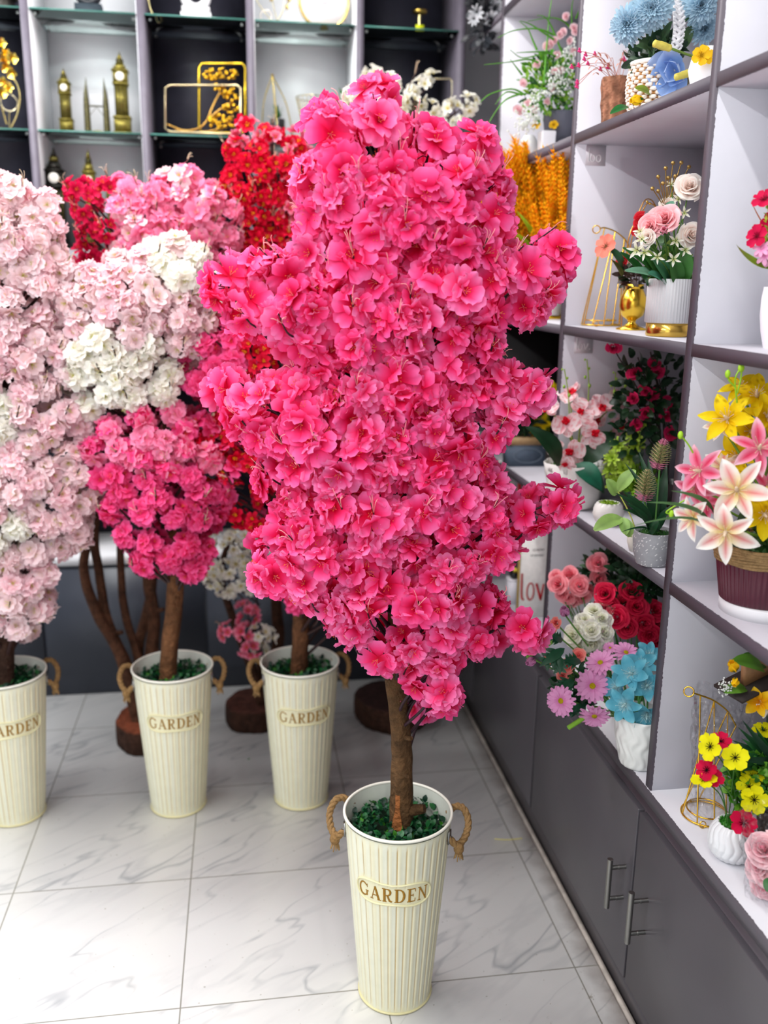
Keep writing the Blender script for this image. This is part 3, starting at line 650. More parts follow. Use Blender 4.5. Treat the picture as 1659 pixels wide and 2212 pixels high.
def make_tree(root, clusters, variants, colour_of, flw, rc, nper, rs, trunk_axis, twig_col, twig_max=150, twr=.0022, ntop=100, flo='blossom', tint_amp=.10, front_tw=26, stalk=lin(226, 200, 170)):
    """variants: dict key -> list of flower G; colour_of(c) -> key"""
    meshes = {k: [mesh_of(flo, f, PETAL) for f in v] for k, v in variants.items()}
    allf = []
    for pos, n, lay, c in clusters:
        k = nper if lay != 'mid' else max(2, nper-2)
        R = frame(n, rs.rand()*6)
        for i in range(k):
            if i == 0: d = n+rs.randn(3)*.22
            else:
                a = i*2*pi/(k-1)+rs.uniform(-.4, .4); el = rs.uniform(.2, .85); d = R @ np.array([cos(a)*cos(el), sin(a)*cos(el), sin(el)])
            d = nrm(d); key = colour_of(c, rs)
            allf.append((pos+d*rc*rs.uniform(.8, 1.2), d, key, rs.randint(len(meshes[key])), rs.uniform(.85, 1.12), rs.rand()*6.28, lay))
    order = sorted(range(len(allf)), key=lambda i: (allf[i][6] != 'front', -max(0, allf[i][1] @ TO(allf[i][0]))+rs.rand()*.5))
    G0 = G()
    for j, i in enumerate(order):
        p, d, key, vi, s, ro, lay = allf[i]
        if j < ntop: place('blossom', meshes[key][vi], p, d, root, s, ro)
        else: put(G0, variants[key][vi], p, d, s, ro, 1+rs.uniform(-tint_amp, tint_amp, 1))
    o = obj('blossom_mass', G0, PETAL, root); o['kind'] = 'stuff'
    g = G(); idx = rs.permutation(len(clusters))[:twig_max]
    for i in idx:
        pos, n, lay, c = clusters[i]; hz = pos[2]
        ax = trunk_axis(hz-.10-.22*rs.rand()); dh = np.linalg.norm((pos-ax)[:2]); ax = trunk_axis(hz-.05-.55*dh-.05*rs.rand())
        mid = ax*.45+pos*.55+np.array([0, 0, .22*dh])*rs.uniform(-.2, .8)+rs.randn(3)*.012
        q = smooth_path([ax, mid, pos-n*.012, pos+n*.006], 4); tube(g, q, np.linspace(twr*2.0, twr*.55, len(q)), twig_col, 5, caps=False)
        for s in range(2):
            e = pos+nrm(n+rs.randn(3)*.8)*rc; tube(g, smooth_path([q[-5], q[-3]*.5+e*.5, e], 3), twr*.45, twig_col*1.3, 4, caps=False)
    fr = [c for c in clusters if c[2] == 'front']
    for i in rs.permutation(len(fr))[:front_tw]:          # twigs that run over the outside of the crown
        pos, n, lay, c = fr[i]; ax = trunk_axis(pos[2]-.12); d = nrm(ax-pos+np.array([0, 0, -.05])); s_ = pos+n*.042; L = rs.uniform(.05, .10)
        q = smooth_path([s_+np.array([0, 0, .02]), s_+d*L*.5+n*.012, s_+d*L], 4); tube(g, q, np.linspace(twr*.6, twr*1.1, len(q)), twig_col, 5)
        for k in range(3):
            b = q[0]+nrm(rs.randn(3)+n*1.2)*.022; tube(g, smooth_path([q[2], (q[1]+b)/2+n*.008, b], 4), .0007, stalk, 3, caps=False)
    o = obj('twigs', g, STEM, root); o['kind'] = 'stuff'
    return allf
def trunk(root, pts, r, col, knots=(), name='trunk', seed=0, seg=16, cut=None):
    rs = np.random.RandomState(seed); q = smooth_path(pts, 10); rr = np.interp(np.linspace(0, 1, len(q)), np.linspace(0, 1, len(r)), r)
    ph = rs.rand(6)*6.28; wob = lambda i, a: 1+.06*np.sin(a*3+ph[0]+i*.13)+.045*np.sin(a*5+ph[1]-i*.21)+.03*np.sin(i*.9+ph[2]+a)
    g = G(); c = np.tile(col, (len(q), 1))*(1+.12*np.sin(np.arange(len(q))*.7)[:, None]); tube(g, q, rr, c, seg, wob=wob)
    for (t, ang, L, w_) in knots:
        i = int(t*(len(q)-1)); d = nrm([cos(ang), sin(ang), .35]); b = q[i]+d*rr[i]*.5; tube(g, [b, b+d*L*.5, b+d*L], [w_, w_*.8, w_*.62], col*.9, 9)
    if cut:
        i0, i1, ang = cut
        i0 = int(i0*(len(q)-1)); i1 = int(i1*(len(q)-1)); V = []; w_ = .013
        s = np.array([-sin(ang), cos(ang), 0])
        for i in range(i0, i1+1):
            k = (i-i0)/max(1, i1-i0); ww = w_*(.45+.55*sin(pi*min(1, k*1.2+.1)))
            for v in (-1, -.4, .4, 1): V.append(q[i]+np.array([cos(ang), sin(ang), 0])*(rr[i]*(1.07-.10*v*v)+.0012)+s*v*ww)
        g.add(V, grid_faces(i1-i0, 3), lin(150, 92, 50))
    return obj(name, g, BARK, root)

# ---- the hot pink tree in front
T1 = np.array([.3405, 1.908, 0]); rs = np.random.RandomState(11)
tr = thing('blossom_tree', 'tall hot pink artificial blossom tree in the front bucket, in sharp focus', 'artificial tree', (T1[0], T1[1], .44))
def yy(px, py, Y=T1[1]): return P(px, py, Y)
tp = [T1+[0, 0, .435], yy(868, 1745), yy(868, 1640), yy(862, 1560), yy(853, 1450), yy(858, 1330), yy(852, 1180), yy(845, 1000), yy(848, 800), yy(840, 600), yy(832, 430), yy(822, 260)]
tp[0][:2] = yy(866, 1790)[:2]
trunk(tr, tp, [.0285, .027, .025, .022, .024, .020, .017, .014, .011, .008, .005, .003], lin(86, 62, 38), [(.085, radians(-28), .046, .017), (.355, radians(175), .032, .013), (.24, radians(-60), .030, .008), (.16, radians(-80), .027, .006)], cut=(.01, .13, radians(-122)))
axp = np.array(tp)
def axis1(z): z = np.clip(z, axp[0, 2], axp[-1, 2]); return np.array([np.interp(z, axp[:, 2], axp[:, 0]), np.interp(z, axp[:, 2], axp[:, 1]), z])
POLY1 = [[(775, 178), (850, 185), (862, 240), (905, 285), (955, 290), (1000, 268), (1050, 262), (1082, 310), (1068, 370), (1100, 420), (1118, 470), (1095, 520), (1150, 528), (1225, 518), (1243, 570), (1235, 632), (1180, 650), (1165, 700), (1130, 712), (1090, 735),
          (1080, 790), (1125, 760), (1215, 762), (1215, 822), (1170, 872), (1120, 930), (1085, 935), (1090, 1030), (1110, 1065), (1190, 1032), (1243, 1060), (1240, 1118), (1165, 1150), (1120, 1200), (1080, 1240), (1085, 1300), (1120, 1285), (1195, 1330), (1175, 1392), (1090, 1400),
          (1060, 1410), (1010, 1430), (985, 1450), (1005, 1500), (960, 1556), (900, 1556), (862, 1500), (872, 1440), (800, 1450), (770, 1390), (700, 1380), (690, 1320), (590, 1305), (522, 1235), (528, 1165), (580, 1135), (570, 1090), (550, 1050), (555, 990), (520, 930), (460, 880), (445, 810),
          (540, 795), (620, 815), (600, 770), (540, 750), (500, 700), (440, 660), (430, 560), (480, 525), (560, 560), (590, 510), (650, 520), (648, 430), (640, 330), (655, 240), (700, 212), (760, 250)]]
cl1 = crown(POLY1, T1[1], 56, 35, 210, .78, rs)
def pinks(c, e, mid): return [c, mid, e]
HP = [[lin(214, 4, 52), lin(232, 14, 80), lin(248, 50, 122), lin(255, 96, 164), lin(255, 126, 188)], [lin(206, 2, 48), lin(226, 12, 74), lin(244, 38, 108), lin(252, 76, 146), lin(255, 104, 172)], [lin(218, 8, 60), lin(240, 26, 94), lin(250, 70, 140), lin(255, 118, 180), lin(255, 146, 200)]]
V1 = {'h': [f_cherry(HP[i % 3], .038*(1+.05*(i % 4)), 20+i, True, ((5, 1.0, .16 if i % 2 else .34), (5, .80, .48)) if i % 3 else ((5, 1.0, .3),), stc=lin(255, 150, 160), eye=lin(250, 140, 70)) for i in range(10)]}
make_tree(tr, cl1, V1, lambda c, r: 'h', None, .029, 4, rs, axis1, lin(44, 16, 28), 230, .0022, front_tw=60, stalk=lin(250, 170, 170))

# ---- paler trees behind (colour changes from spray to spray as on the real stems)
PALE = [lin(244, 220, 206), lin(250, 224, 226), lin(252, 232, 235)]; PAL2 = [lin(246, 196, 200), lin(250, 208, 216), lin(252, 224, 230)]
WHT = [lin(244, 240, 214), lin(248, 246, 232), lin(252, 250, 244)]; MIDP = [lin(246, 120, 160), lin(252, 142, 182), lin(254, 164, 200)]
HOT = [lin(222, 24, 96), lin(246, 62, 134), lin(254, 108, 172)]; RED = [lin(170, 0, 26), lin(215, 8, 48), lin(236, 24, 72)]; CRIM = [lin(150, 0, 40), lin(206, 10, 66), lin(228, 32, 92)]; PNK = [lin(214, 40, 90), lin(244, 110, 148), lin(252, 168, 190)]
def sak(cols, L, s0, n=5, eye=lin(228, 226, 110)):
    return [f_cherry(cols, L*(1+.06*(i % 3)), s0+i, False, ((6, 1.0, .2), (5, .74, .55)), stc=eye, eye=eye) for i in range(n)]
PAX = [sak(PALE, .034, 50), sak(PAL2, .034, 60), sak(WHT, .036, 70), sak(MIDP, .034, 80, eye=lin(250, 190, 150)), sak(HOT, .033, 90, eye=lin(250, 120, 90)), [f_plum(RED, .025, 100+i) for i in range(5)], [f_plum(CRIM, .025, 110+i, lin(240, 120, 60)) for i in range(5)], [f_plum(PNK, .023, 120+i, lin(240, 150, 90)) for i in range(4)], [f_plum(WHT, .024, 130+i, lin(225, 205, 60)) for i in range(5)]]
KEY = dict(zip(['pale', 'pale2', 'white', 'mid', 'hot', 'red', 'crim', 'pnk', 'wplum'], PAX))
sub = lambda *k: {a: KEY[a] for a in k}
def straight_axis(pts):
    A = np.array(pts)
    return lambda z: np.array([np.interp(z, A[:, 2], A[:, 0]), np.interp(z, A[:, 2], A[:, 1]), float(np.clip(z, A[0, 2], A[-1, 2]))])
TW = lin(58, 36, 34)
# left edge
rs = np.random.RandomState(21); b = np.array([-.772, 2.845, .44])
t2 = thing('blossom_tree', 'pale pink blossom tree cut off by the left edge, in the leftmost bucket', 'artificial tree', b)
pp = [b, P(12, 1400, 2.845), P(15, 1250, 2.83), P(5, 1000, 2.84), P(10, 700, 2.84), P(10, 430, 2.84)]
trunk(t2, pp, [.030, .028, .024, .018, .012, .006], lin(66, 46, 36), [(.12, -1.2, .04, .011)], seed=2)
PL2 = [[(-60, 372), (10, 372), (60, 385), (72, 440), (120, 415), (146, 480), (120, 525), (140, 560), (175, 620), (160, 700), (200, 760), (215, 850), (205, 930), (225, 1010), (210, 1090), (188, 1170), (120, 1235), (135, 1290), (105, 1350), (70, 1385), (20, 1375), (-60, 1400), (-160, 1200), (-180, 800), (-140, 500)]]
def c2(c, r):
    if (c[0] < 45 and 870 < c[1] < 960) or (c[0] < 60 and 1120 < c[1] < 1210): return 'white'
    return 'pale' if r.rand() < .72 else 'pale2'
make_tree(t2, crown(PL2, 2.84, 40, 18, 150, .75, rs), sub('pale', 'pale2', 'white'), c2, None, .026, 5, rs, straight_axis(pp), TW, 120, .003)
# second bucket
rs = np.random.RandomState(22); b = np.array([-.247, 2.829, .44])
t3 = thing('blossom_tree', 'blossom tree of pink, white and pale pink tiers in the second bucket from the left', 'artificial tree', b)
b0 = P(362, 1462, 2.829); b0[2] = .44
pp = [b0, P(366, 1400, 2.829), P(378, 1280, 2.83), P(372, 1150, 2.83), P(340, 950, 2.83), P(320, 750, 2.83), P(315, 580, 2.83)]
trunk(t3, pp, [.029, .026, .027, .020, .016, .012, .006], lin(104, 70, 44), seed=3)
PL3 = [[(150, 600), (230, 560), (320, 525), (390, 515), (440, 545), (475, 620), (465, 740), (400, 800), (395, 880), (440, 890), (500, 960), (505, 1060), (480, 1120), (455, 1160), (465, 1210), (430, 1262), (350, 1262), (290, 1240), (240, 1150), (205, 1050), (165, 960), (190, 900), (140, 850), (110, 760), (130, 680)]]
def c3(c, r):
    x, y = c
    if y > 1010: return 'hot'
    if y > 890: return ('mid' if r.rand() < .7 else 'hot')
    if 725 < y and 140 < x < 385: return 'white'
    if x > 320 and y < 640: return 'white' if r.rand() < .75 else 'pale'
    return 'pale' if r.rand() < .65 else 'pale2'
make_tree(t3, crown(PL3, 2.80, 40, 18, 150, .7, rs), sub('pale', 'pale2', 'white', 'mid', 'hot'), c3, None, .026, 5, rs, straight_axis(pp), TW, 130, .003)
# third bucket
rs = np.random.RandomState(23); b = np.array([.165, 2.818, .44])
t4 = thing('blossom_tree', 'hot pink and red blossom tree in the third bucket, half hidden by the front tree', 'artificial tree', b)
b0 = P(643, 1452, 2.818); b0[2] = .44
pp = [b0, P(648, 1390, 2.818), P(652, 1300, 2.82), P(655, 1100, 2.83), P(640, 900, 2.83), P(640, 700, 2.83)]
trunk(t4, pp, [.029, .027, .026, .022, .015, .008], lin(92, 60, 38), seed=4)
PL4 = [[(370, 770), (405, 705), (480, 680), (560, 640), (700, 620), (860, 660), (900, 800), (890, 1150), (820, 1310), (700, 1335), (600, 1320), (575, 1190), (500, 1130), (430, 1040), (385, 990), (395, 940), (470, 920), (430, 880), (370, 830)]]
def c4(c, r): return 'hot' if (c[0] < 520 and c[1] < 890) or c[1] > 1200 else ('red' if r.rand() < .85 else 'hot')
make_tree(t4, crown(PL4, 2.82, 40, 18, 150, .7, rs), sub('hot', 'red'), c4, None, .024, 5, rs, straight_axis(pp), TW, 130, .003)
# the trees on wooden slabs
def slab(root, x, y, r, h, c):
    g = G(); rsl = np.random.RandomState(int(r*1e4)); ph = rsl.rand(5)*6.28
    rm = lambda i, a, z: r*(.035*np.sin(a*3+ph[0])+.02*np.sin(a*7+ph[1])+.01*np.sin(a*23+ph[2]))*(1 if 0 < i < 6 else 0)
    lathe(g, [(.001, 0), (r*.97, 0), (r, .01), (r*1.01, h*.5), (r, h-.008), (r*.97, h), (r*.9, h+.001), (.001, h+.0015)], (x, y, 0), c, 72, rm, lambda i, a, z: np.tile(c if i > 4 else lin(62, 40, 30), (len(a), 1)))
    return obj('wooden_slab', g, BARK, root)
rs = np.random.RandomState(24); s1 = np.array([-.375, 3.30, 0])
t5 = thing('blossom_tree', 'crimson and mid pink tree with several bent trunks on a round wood slab, far left', 'artificial tree', s1)
slab(t5, s1[0], s1[1], .135, .095, lin(120, 62, 40))
base = [P(293, 1560, 3.30), P(300, 1545, 3.28)]
for k, (pts, rr) in enumerate([([(300, 1560), (262, 1420), (212, 1330), (182, 1240), (188, 1160), (210, 1000)], .020), ([(306, 1560), (275, 1440), (232, 1340), (215, 1240), (205, 1150), (230, 980)], .019), ([(312, 1560), (300, 1430), (272, 1330), (262, 1240), (262, 1100), (300, 900)], .016),
                             ([(318, 1560), (325, 1430), (332, 1330), (322, 1240), (330, 1050), (370, 800), (380, 500)], .024), ([(310, 1565), (300, 1400), (330, 1250), (310, 1050), (215, 800), (210, 500)], .018)]):
    q = [P(x, y, 3.27+.03*k) for x, y in pts]; q[0][2] = .09; trunk(t5, q, [rr*1.3, rr, rr*.9, rr*.8, rr*.6], lin(84, 54, 38), [(.35, -.6, .04, .012)] if k in (1, 3) else (), seed=5+k)
PL5 = [[(130, 400), (160, 372), (200, 392), (235, 385), (280, 375), (305, 405), (350, 372), (400, 365), (440, 372), (480, 390), (515, 430), (520, 540), (440, 600), (330, 600), (240, 590), (165, 570), (150, 500)]]
def c5(c, r): return 'crim' if c[0] < 240 else ('mid' if r.rand() < .85 else 'pale2')
ax5 = straight_axis([P(330, 1050, 3.3), P(350, 800, 3.3), P(330, 450, 3.3)])
make_tree(t5, crown(PL5, 3.12, 38, 20, 120, .6, rs), sub('crim', 'mid', 'pale2'), c5, None, .026, 5, rs, ax5, TW, 60, .0025)
rs = np.random.RandomState(25); s2 = np.array([.02, 3.40, 0])
t6 = thing('blossom_tree', 'tall scarlet blossom tree on a dark wood slab, cream and pink sprays low down', 'artificial tree', s2)
slab(t6, s2[0], s2[1], .118, .09, lin(70, 40, 32))
for k, (pts, rr) in enumerate([([(566, 1510), (535, 1420), (505, 1340), (478, 1240), (500, 1150)], .017), ([(572, 1510), (600, 1390), (596, 1300), (600, 1150), (590, 800), (580, 400)], .022), ([(560, 1510), (560, 1420), (540, 1350)], .014)]):
    q = [P(x, y, 3.36+.03*k) for x, y in pts]; q[0][2] = .085; trunk(t6, q, [rr*1.2, rr, rr*.8, rr*.5], lin(66, 42, 30), seed=12+k)
PL6 = [[(490, 320), (505, 275), (545, 262), (590, 290), (650, 285), (720, 330), (740, 600), (560, 640), (500, 560), (520, 470), (485, 400)], [(430, 1180), (470, 1140), (540, 1140), (562, 1220), (540, 1290), (450, 1275)], [(480, 1370), (520, 1290), (560, 1330), (600, 1385), (560, 1430), (500, 1415)]]
def c6(c, r):
    x, y = c
    if y > 1100: return 'wplum' if (y < 1290 or (x > 555)) else 'pnk'
    return 'pnk' if y < 315 and r.rand() < .75 or (x > 600 and r.rand() < .5) else 'red'
ax6 = straight_axis([P(545, 1420, 3.4), P(590, 1100, 3.4), P(585, 400, 3.4)])
make_tree(t6, crown(PL6, 3.2, 32, 12, 110, .6, rs), sub('red', 'pnk', 'wplum'), c6, None, .026, 5, rs, ax6, TW, 90, .002)
rs = np.random.RandomState(26); s3 = np.array([.57, 3.36, 0])
t7 = thing('blossom_tree', 'white plum blossom tree on a dark wood slab, right behind the front pink tree', 'artificial tree', s3)
slab(t7, s3[0], s3[1], .15, .10, lin(44, 26, 24))
q = [P(x, y, 3.36) for x, y in [(862, 1500), (850, 1400), (870, 1200), (860, 900), (850, 600), (840, 350), (850, 250)]]; q[0][2] = .095
trunk(t7, q, [.03, .028, .024, .018, .012, .006, .004], lin(60, 40, 32), seed=16)
PL7 = [[(735, 190), (755, 165), (800, 148), (840, 150), (860, 190), (880, 240), (850, 330), (770, 300)], [(865, 250), (895, 185), (940, 155), (955, 180), (940, 250), (985, 210), (1028, 198), (1020, 235), (975, 270), (940, 330), (870, 320)], [(760, 350), (960, 380), (1000, 700), (980, 1150), (920, 1280), (800, 1280), (720, 1150), (720, 700)]]
make_tree(t7, crown(PL7, 3.3, 36, 10, 110, .6, rs), sub('wplum'), lambda c, r: 'wplum', None, .024, 4, rs, straight_axis(q), TW, 110, .002)

# ================================================================== things on the right shelves
Z1, Z2, Z3, Z4 = CT, BDZ[0]+TH, BDZ[1]+TH, BDZ[2]+TH      # counter and board tops
GRN = lin(62, 128, 44); DKG = lin(22, 62, 34); LIM = lin(150, 190, 50); TEALG = lin(60, 128, 100); OLV = lin(110, 128, 40)
def blooms(root, name, variants, items, Y=None, lab=None, mat=PETAL):
    """items: (px, py, size, dx, dy, dY) blooms of one plant, each an own part"""
    ms = [mesh_of(name, f, mat) for f in variants]; out = []
    for i, it in enumerate(items):
        px, py, s, dx, dy = it[:5]; dY = it[5] if len(it) > 5 else 0
        p = P(px, py, Y+dY); out.append(p); place(name, ms[i % len(ms)], p, aim(p, dx, dy), root, s, i*1.7, label=lab)
    return out
def stems(root, pts, foot, r=.0016, c=GRN, name='stems', bow=.02, spread=.6):
    g = G()
    for i, p in enumerate(pts):
        f = np.array(foot)+[.012*cos(i*2.4), .012*sin(i*2.4), 0]; m = f*(1-spread)+p*spread; m[2] = f[2]+(p[2]-f[2])*(spread+.0); m[:2] = f[:2]*.6+p[:2]*.4
        tube(g, smooth_path([f, m, p-TO(p)*.004], 5), [r]*9+[r]*2 if False else r, c, 5, caps=False)
    o = obj(name, g, STEM, root); o['kind'] = 'stuff' if len(pts) > 3 else 'part'
    if len(pts) <= 3: del o['kind']
    return o
def leaves(root, items, Y, c, name='leaf', shape='lance', sag=.12, label=None):
    """items: (x0, y0, x1, y1, width_px, dY0, dY1[, colour])"""
    for it in items:
        x0, y0, x1, y1, wpx = it[:5]; d0, d1 = (it[5], it[6]) if len(it) > 6 else (0, -.02); cc = it[7] if len(it) > 7 else c
        a = P(x0, y0, Y+d0); b = P(x1, y1, Y+d1); g = G(); up = nrm(TO(a)*.8+np.array([0, 0, .6]))
        leaf(g, a, b, wpx*mpp(a), cc, up, sag, .22, 8, shape, np.asarray(cc)*.75, 4); obj(name, g, LEAF, root)
def bush(root, cen, rad_, n, L, W, cols, name='foliage', seed=0, shape='oval', up=.3, zc=1.0, outward=1.0):
    rs = np.random.RandomState(seed); g = G()
    for i in range(n):
        d = nrm(rs.randn(3)); r_ = rs.rand()**.45; p = np.asarray(cen)+d*np.asarray(rad_)*r_; dd = nrm(d*outward+rs.randn(3)*.6+np.array([0, 0, up])); l = L*(.7+.6*rs.rand())
        leaf(g, p, p+dd*l, W*(.8+.4*rs.rand()), np.asarray(cols[rs.randint(len(cols))])*(.85+.3*rs.rand()), nrm(rs.randn(3)*.4+TO(p)*.7+[0, 0, .5]), .12, .2, 4, shape)
    o = obj(name, g, LEAF, root); o['kind'] = 'stuff'; return o
def moss_top(root, cen, r, c1=lin(60, 130, 30), c2=lin(120, 170, 40), n=260, seed=0, h=.008, name='moss', sq=(1, 1)):
    rs = np.random.RandomState(seed); g = G(); lathe(g, [(r, 0), (r*.7, h*.8), (.001, h)], cen, c1*.8, 20, sq=sq)
    for i in range(n):
        a = rs.rand()*6.28; rr = r*sqrt(rs.rand()); p = np.asarray(cen)+[rr*cos(a)*sq[0], rr*sin(a)*sq[1], h*.8*(1-(rr/r)**2)]; d = nrm([rs.randn()*.6, rs.randn()*.6, 1]); leaf(g, p, p+d*.007, .003, (c1 if rs.rand() < .6 else c2)*(.8+.4*rs.rand()), sag=.1, nu=2)
    o = obj(name, g, LEAF, root); o['kind'] = 'stuff'; return o
def pot_obj(root, prof, cen, c, mat=CERAM, seg=64, rmod=None, cmod=None, name='pot', sq=(1, 1), R=None, label=None):
    g = G(); lathe(g, prof, cen, c, seg, rmod, cmod, R, sq); return obj(name, g, mat, root, label=label)
def shell(prof_out, t=.003, depth=None):
    """close an outer profile into a wall with an inside"""
    p = list(prof_out); r, z = p[-1]; d = depth if depth else (z-p[0][1])*.35
    return [(.001, p[0][1])]+p+[(r-t*.5, z+t*.4), (r-t, z), (max(.002, r-t*1.6), z-d), (.001, z-d)]
def basep(px, py, z): return PZ(px, py, z)

# ---------- second row: speckled grey pot with foxtail plant
q = basep(1408, 1218, Z2); Y = q[1]
t = thing('potted_plant', 'speckled grey pot of dark leaves with two spiky pink-green foxtail flowers', 'artificial plant', q)
rs_ = np.random.RandomState(5)
pot_obj(t, shell([(.030, 0)]+[(float(np.interp(z, [.003, .03, .058, .078], [.036, .044, .0465, .045])), z) for z in np.linspace(.003, .078, 34)], depth=.012), q, lin(150, 152, 156), MATTE, 120, cmod=lambda i, a, z: np.where((rs_.rand(len(a)) < .05)[:, None], lin(225, 225, 225), lin(150, 152, 156)))
moss_top(t, q+[0, 0, .068], .041, lin(36, 90, 30), lin(60, 120, 40), 160, 3)
for (x, y, hpx) in ((1395, 1045, 80), (1428, 978, 75)):
    p = P(x, y, Y-.02); m = mpp(p); H = hpx*m; g = G(); R_ = frame([.05*(x-1400)/20, -.15, 1]); rsf = np.random.RandomState(x)
    tube(g, [q+[0, 0, .06], (p+q)/2+[0, 0, .02], p-[0, 0, H*.5]], .0022, lin(80, 130, 60), 6)
    for i in range(200):
        tt = (i+.5)/200; a = i*2.4; z = (tt-.5)*H; rr = H*.30*sin(pi*min(1, .12+.95*tt))**.8*(1.15-.45*tt); d = nrm([cos(a), sin(a), .15+.8*tt]); b_ = np.array([cos(a)*.003, sin(a)*.003, z])
        c_ = lin(150, 158, 100)*(1-tt*.2) if i % 3 else lin(196, 176, 130)
        if tt < .18 or (tt > .72 and x > 1400): c_ = lin(216, 130, 160)
        tube(g, [p+R_ @ b_, p+R_ @ (b_+d*rr)], [.0009, .0003], c_, 3, caps=False)
    obj('flower_spike', g, MATTE, t)
leaves(t, [(1408, 1150, 1330, 1065, 22, 0, -.03), (1405, 1150, 1345, 1060, 24, 0, -.02), (1412, 1145, 1400, 990, 26, .02, .03), (1415, 1140, 1380, 975, 22, .03, .04), (1420, 1140, 1440, 1000, 26, .02, .03), (1408, 1150, 1345, 1100, 22, -.01, -.05), (1400, 1150, 1350, 1085, 18, -.02, -.05),
            (1412, 1150, 1480, 1085, 14, -.02, -.09), (1410, 1150, 1340, 1150, 6, -.02, -.06), (1418, 1150, 1436, 1080, 26, .0, .03), (1405, 1155, 1428, 1120, 20, -.03, -.05), (1415, 1150, 1452, 1090, 20, .02, -.01), (1420, 1135, 1350, 1000, 16, .03, .05)], Y, DKG*1.15, sag=.16)
# variegated vine in front of it
q = basep(1372, 1190, Z2); Y = q[1]
t = thing('potted_plant', 'small variegated green vine leaves trailing over the shelf beside the grey pot', 'artificial plant', q)
pot_obj(t, shell([(.014, 0), (.02, .02), (.022, .036)]), q, lin(228, 226, 215))
leaves(t, [(1345, 1120, 1283, 1146, 36, -.02, -.05), (1350, 1120, 1360, 1160, 26, -.03, -.04), (1345, 1118, 1352, 1155, 24, -.03, -.05), (1335, 1060, 1372, 1015, 30, .03, .03), (1330, 1070, 1310, 1035, 26, .05, .05)], Y, lin(150, 190, 100), shape='oval', label=None)
stems(t, [P(1345, 1120, Y-.02), P(1350, 1122, Y-.03), P(1335, 1062, Y+.03)], q+[0, 0, .03], .0015, lin(190, 200, 90), spread=.5)

# ---------- little white pot with yellow-green moss
q = basep(1312, 1132, Z2)
t = thing('moss_pot', 'small round white scalloped pot filled with lime green moss', 'pot', q)
sc = lambda i, a, z: .0024*np.sin(a*14+(i % 2)*pi)*(1 if 1 < i < 12 else 0)
pot_obj(t, shell([(.020, 0), (.030, .008), (.0365, .018), (.039, .028), (.038, .040), (.034, .052), (.029, .058)], depth=.01), q, lin(224, 222, 218), rmod=sc)
moss_top(t, q+[0, 0, .053], .028, lin(120, 160, 20), lin(170, 200, 40), 200, 5, .006)

# ---------- orchid
q = basep(1237, 1092, Z2); Y = q[1]
t = thing('potted_orchid', 'white textured pot of red-speckled white moth orchids at the far end of the row', 'artificial plant', q)
wv = lambda i, a, z: .0042*np.sin(a*9+z*90+1.6*np.sin(a*3))*(1 if i > 1 else 0)
pot_obj(t, shell([(.062, 0), (.068, .01), (.076, .05), (.082, .09), (.086, .125)], depth=.02), q, lin(224, 222, 218), rmod=wv)
moss_top(t, q+[0, 0, .108], .078, lin(50, 110, 26), lin(110, 160, 50), 320, 6)
PH = [f_phal(i) for i in range(4)]
pp = blooms(t, 'orchid_bloom', PH, [(1180, 878, 1.05, -.5, .2, .0), (1232, 848, 1.15, -.2, .9, .06), (1224, 914, 1.15, -.3, 0, -.02), (1257, 888, 1.05, .3, .3, -.01), (1299, 878, 1.15, .1, .35, -.01), (1281, 938, 1.15, .3, -.1, -.04), (1234, 978, 1.2, -.2, -.5, -.04), (1333, 866, 1.0, .8, .2, .04), (1338, 920, .95, .6, .2, .03), (1196, 960, 1.0, -.9, -.1, .01), (1224, 1003, .8, -.2, -.8, -.07), (1290, 905, 1.0, 1, -.2, .02)], Y)
stems(t, pp, q+[0, 0, .11], .0022, lin(130, 150, 60), spread=.6)
leaves(t, [(1207, 1008, 1132, 918, 46, -.03, -.06), (1255, 1005, 1330, 935, 66, -.03, -.02), (1240, 1003, 1305, 1066, 44, -.05, -.10)], Y, DKG*.9, sag=.2)
leaves(t, [(1240, 1003, 1300, 1060, 46, -.052, -.105, lin(26, 100, 74))], Y, DKG, sag=.22)
g = G()
for (x0, y0, x1, y1) in ((1230, 900, 1219, 797), (1270, 880, 1268, 776), (1318, 880, 1330, 804), (1340, 860, 1356, 800)):
    a, b = P(x0, y0, Y+.02), P(x1, y1, Y+.03); tube(g, smooth_path([a, (a+b)/2+[.004, 0, 0], b], 4), .0016, lin(150, 180, 70), 5)
    for k in range(4): ball(g, a+(b-a)*(.45+.18*k)+[.006*(-1)**k, 0, 0], .0048-.0007*k, lin(150, 190, 60), 7, 5, (1, 1, 1.3))
o = obj('bud_sprays', g, LEAF, t); o['kind'] = 'stuff'

# ---------- lime green succulent behind
q = basep(1345, 1092, Z2); Y = 2.36; q = np.array([1.10, Y, Z2])
t = thing('potted_succulent', 'bright lime green leafy succulent between the orchid and the grey pot', 'artificial plant', q)
pot_obj(t, shell([(.03, 0), (.04, .02), (.045, .06)]), q, lin(120, 140, 150))
g = G(); rs_ = np.random.RandomState(9); ros = [(1372, 935, .03), (1338, 962, .026), (1362, 985, .028), (1345, 1012, .03), (1330, 1040, .03), (1375, 960, .026), (1322, 990, .024), (1388, 920, .022), (1318, 1015, .024)]
for (x, y, r) in ros:
    p = P(x, y, Y-.03+.03*rs_.rand())
    for i in range(34):
        tt = i/34; petal_d = 1.4-1.3*tt; gg = G(); petal(gg, r*(.35+.8*tt), r*.42, 'round', petal_d, -.2, .4, 0, i*2.4, [lin(120, 160, 20), lin(170, 205, 50), lin(196, 226, 90)], 3, 2); put(g, gg, p, aim(p, rs_.uniform(-.4, .4), rs_.uniform(.0, .6)))
    tube(g, smooth_path([q+[0, 0, .05], (q+p)/2, p], 4), .003, lin(110, 140, 40), 5)
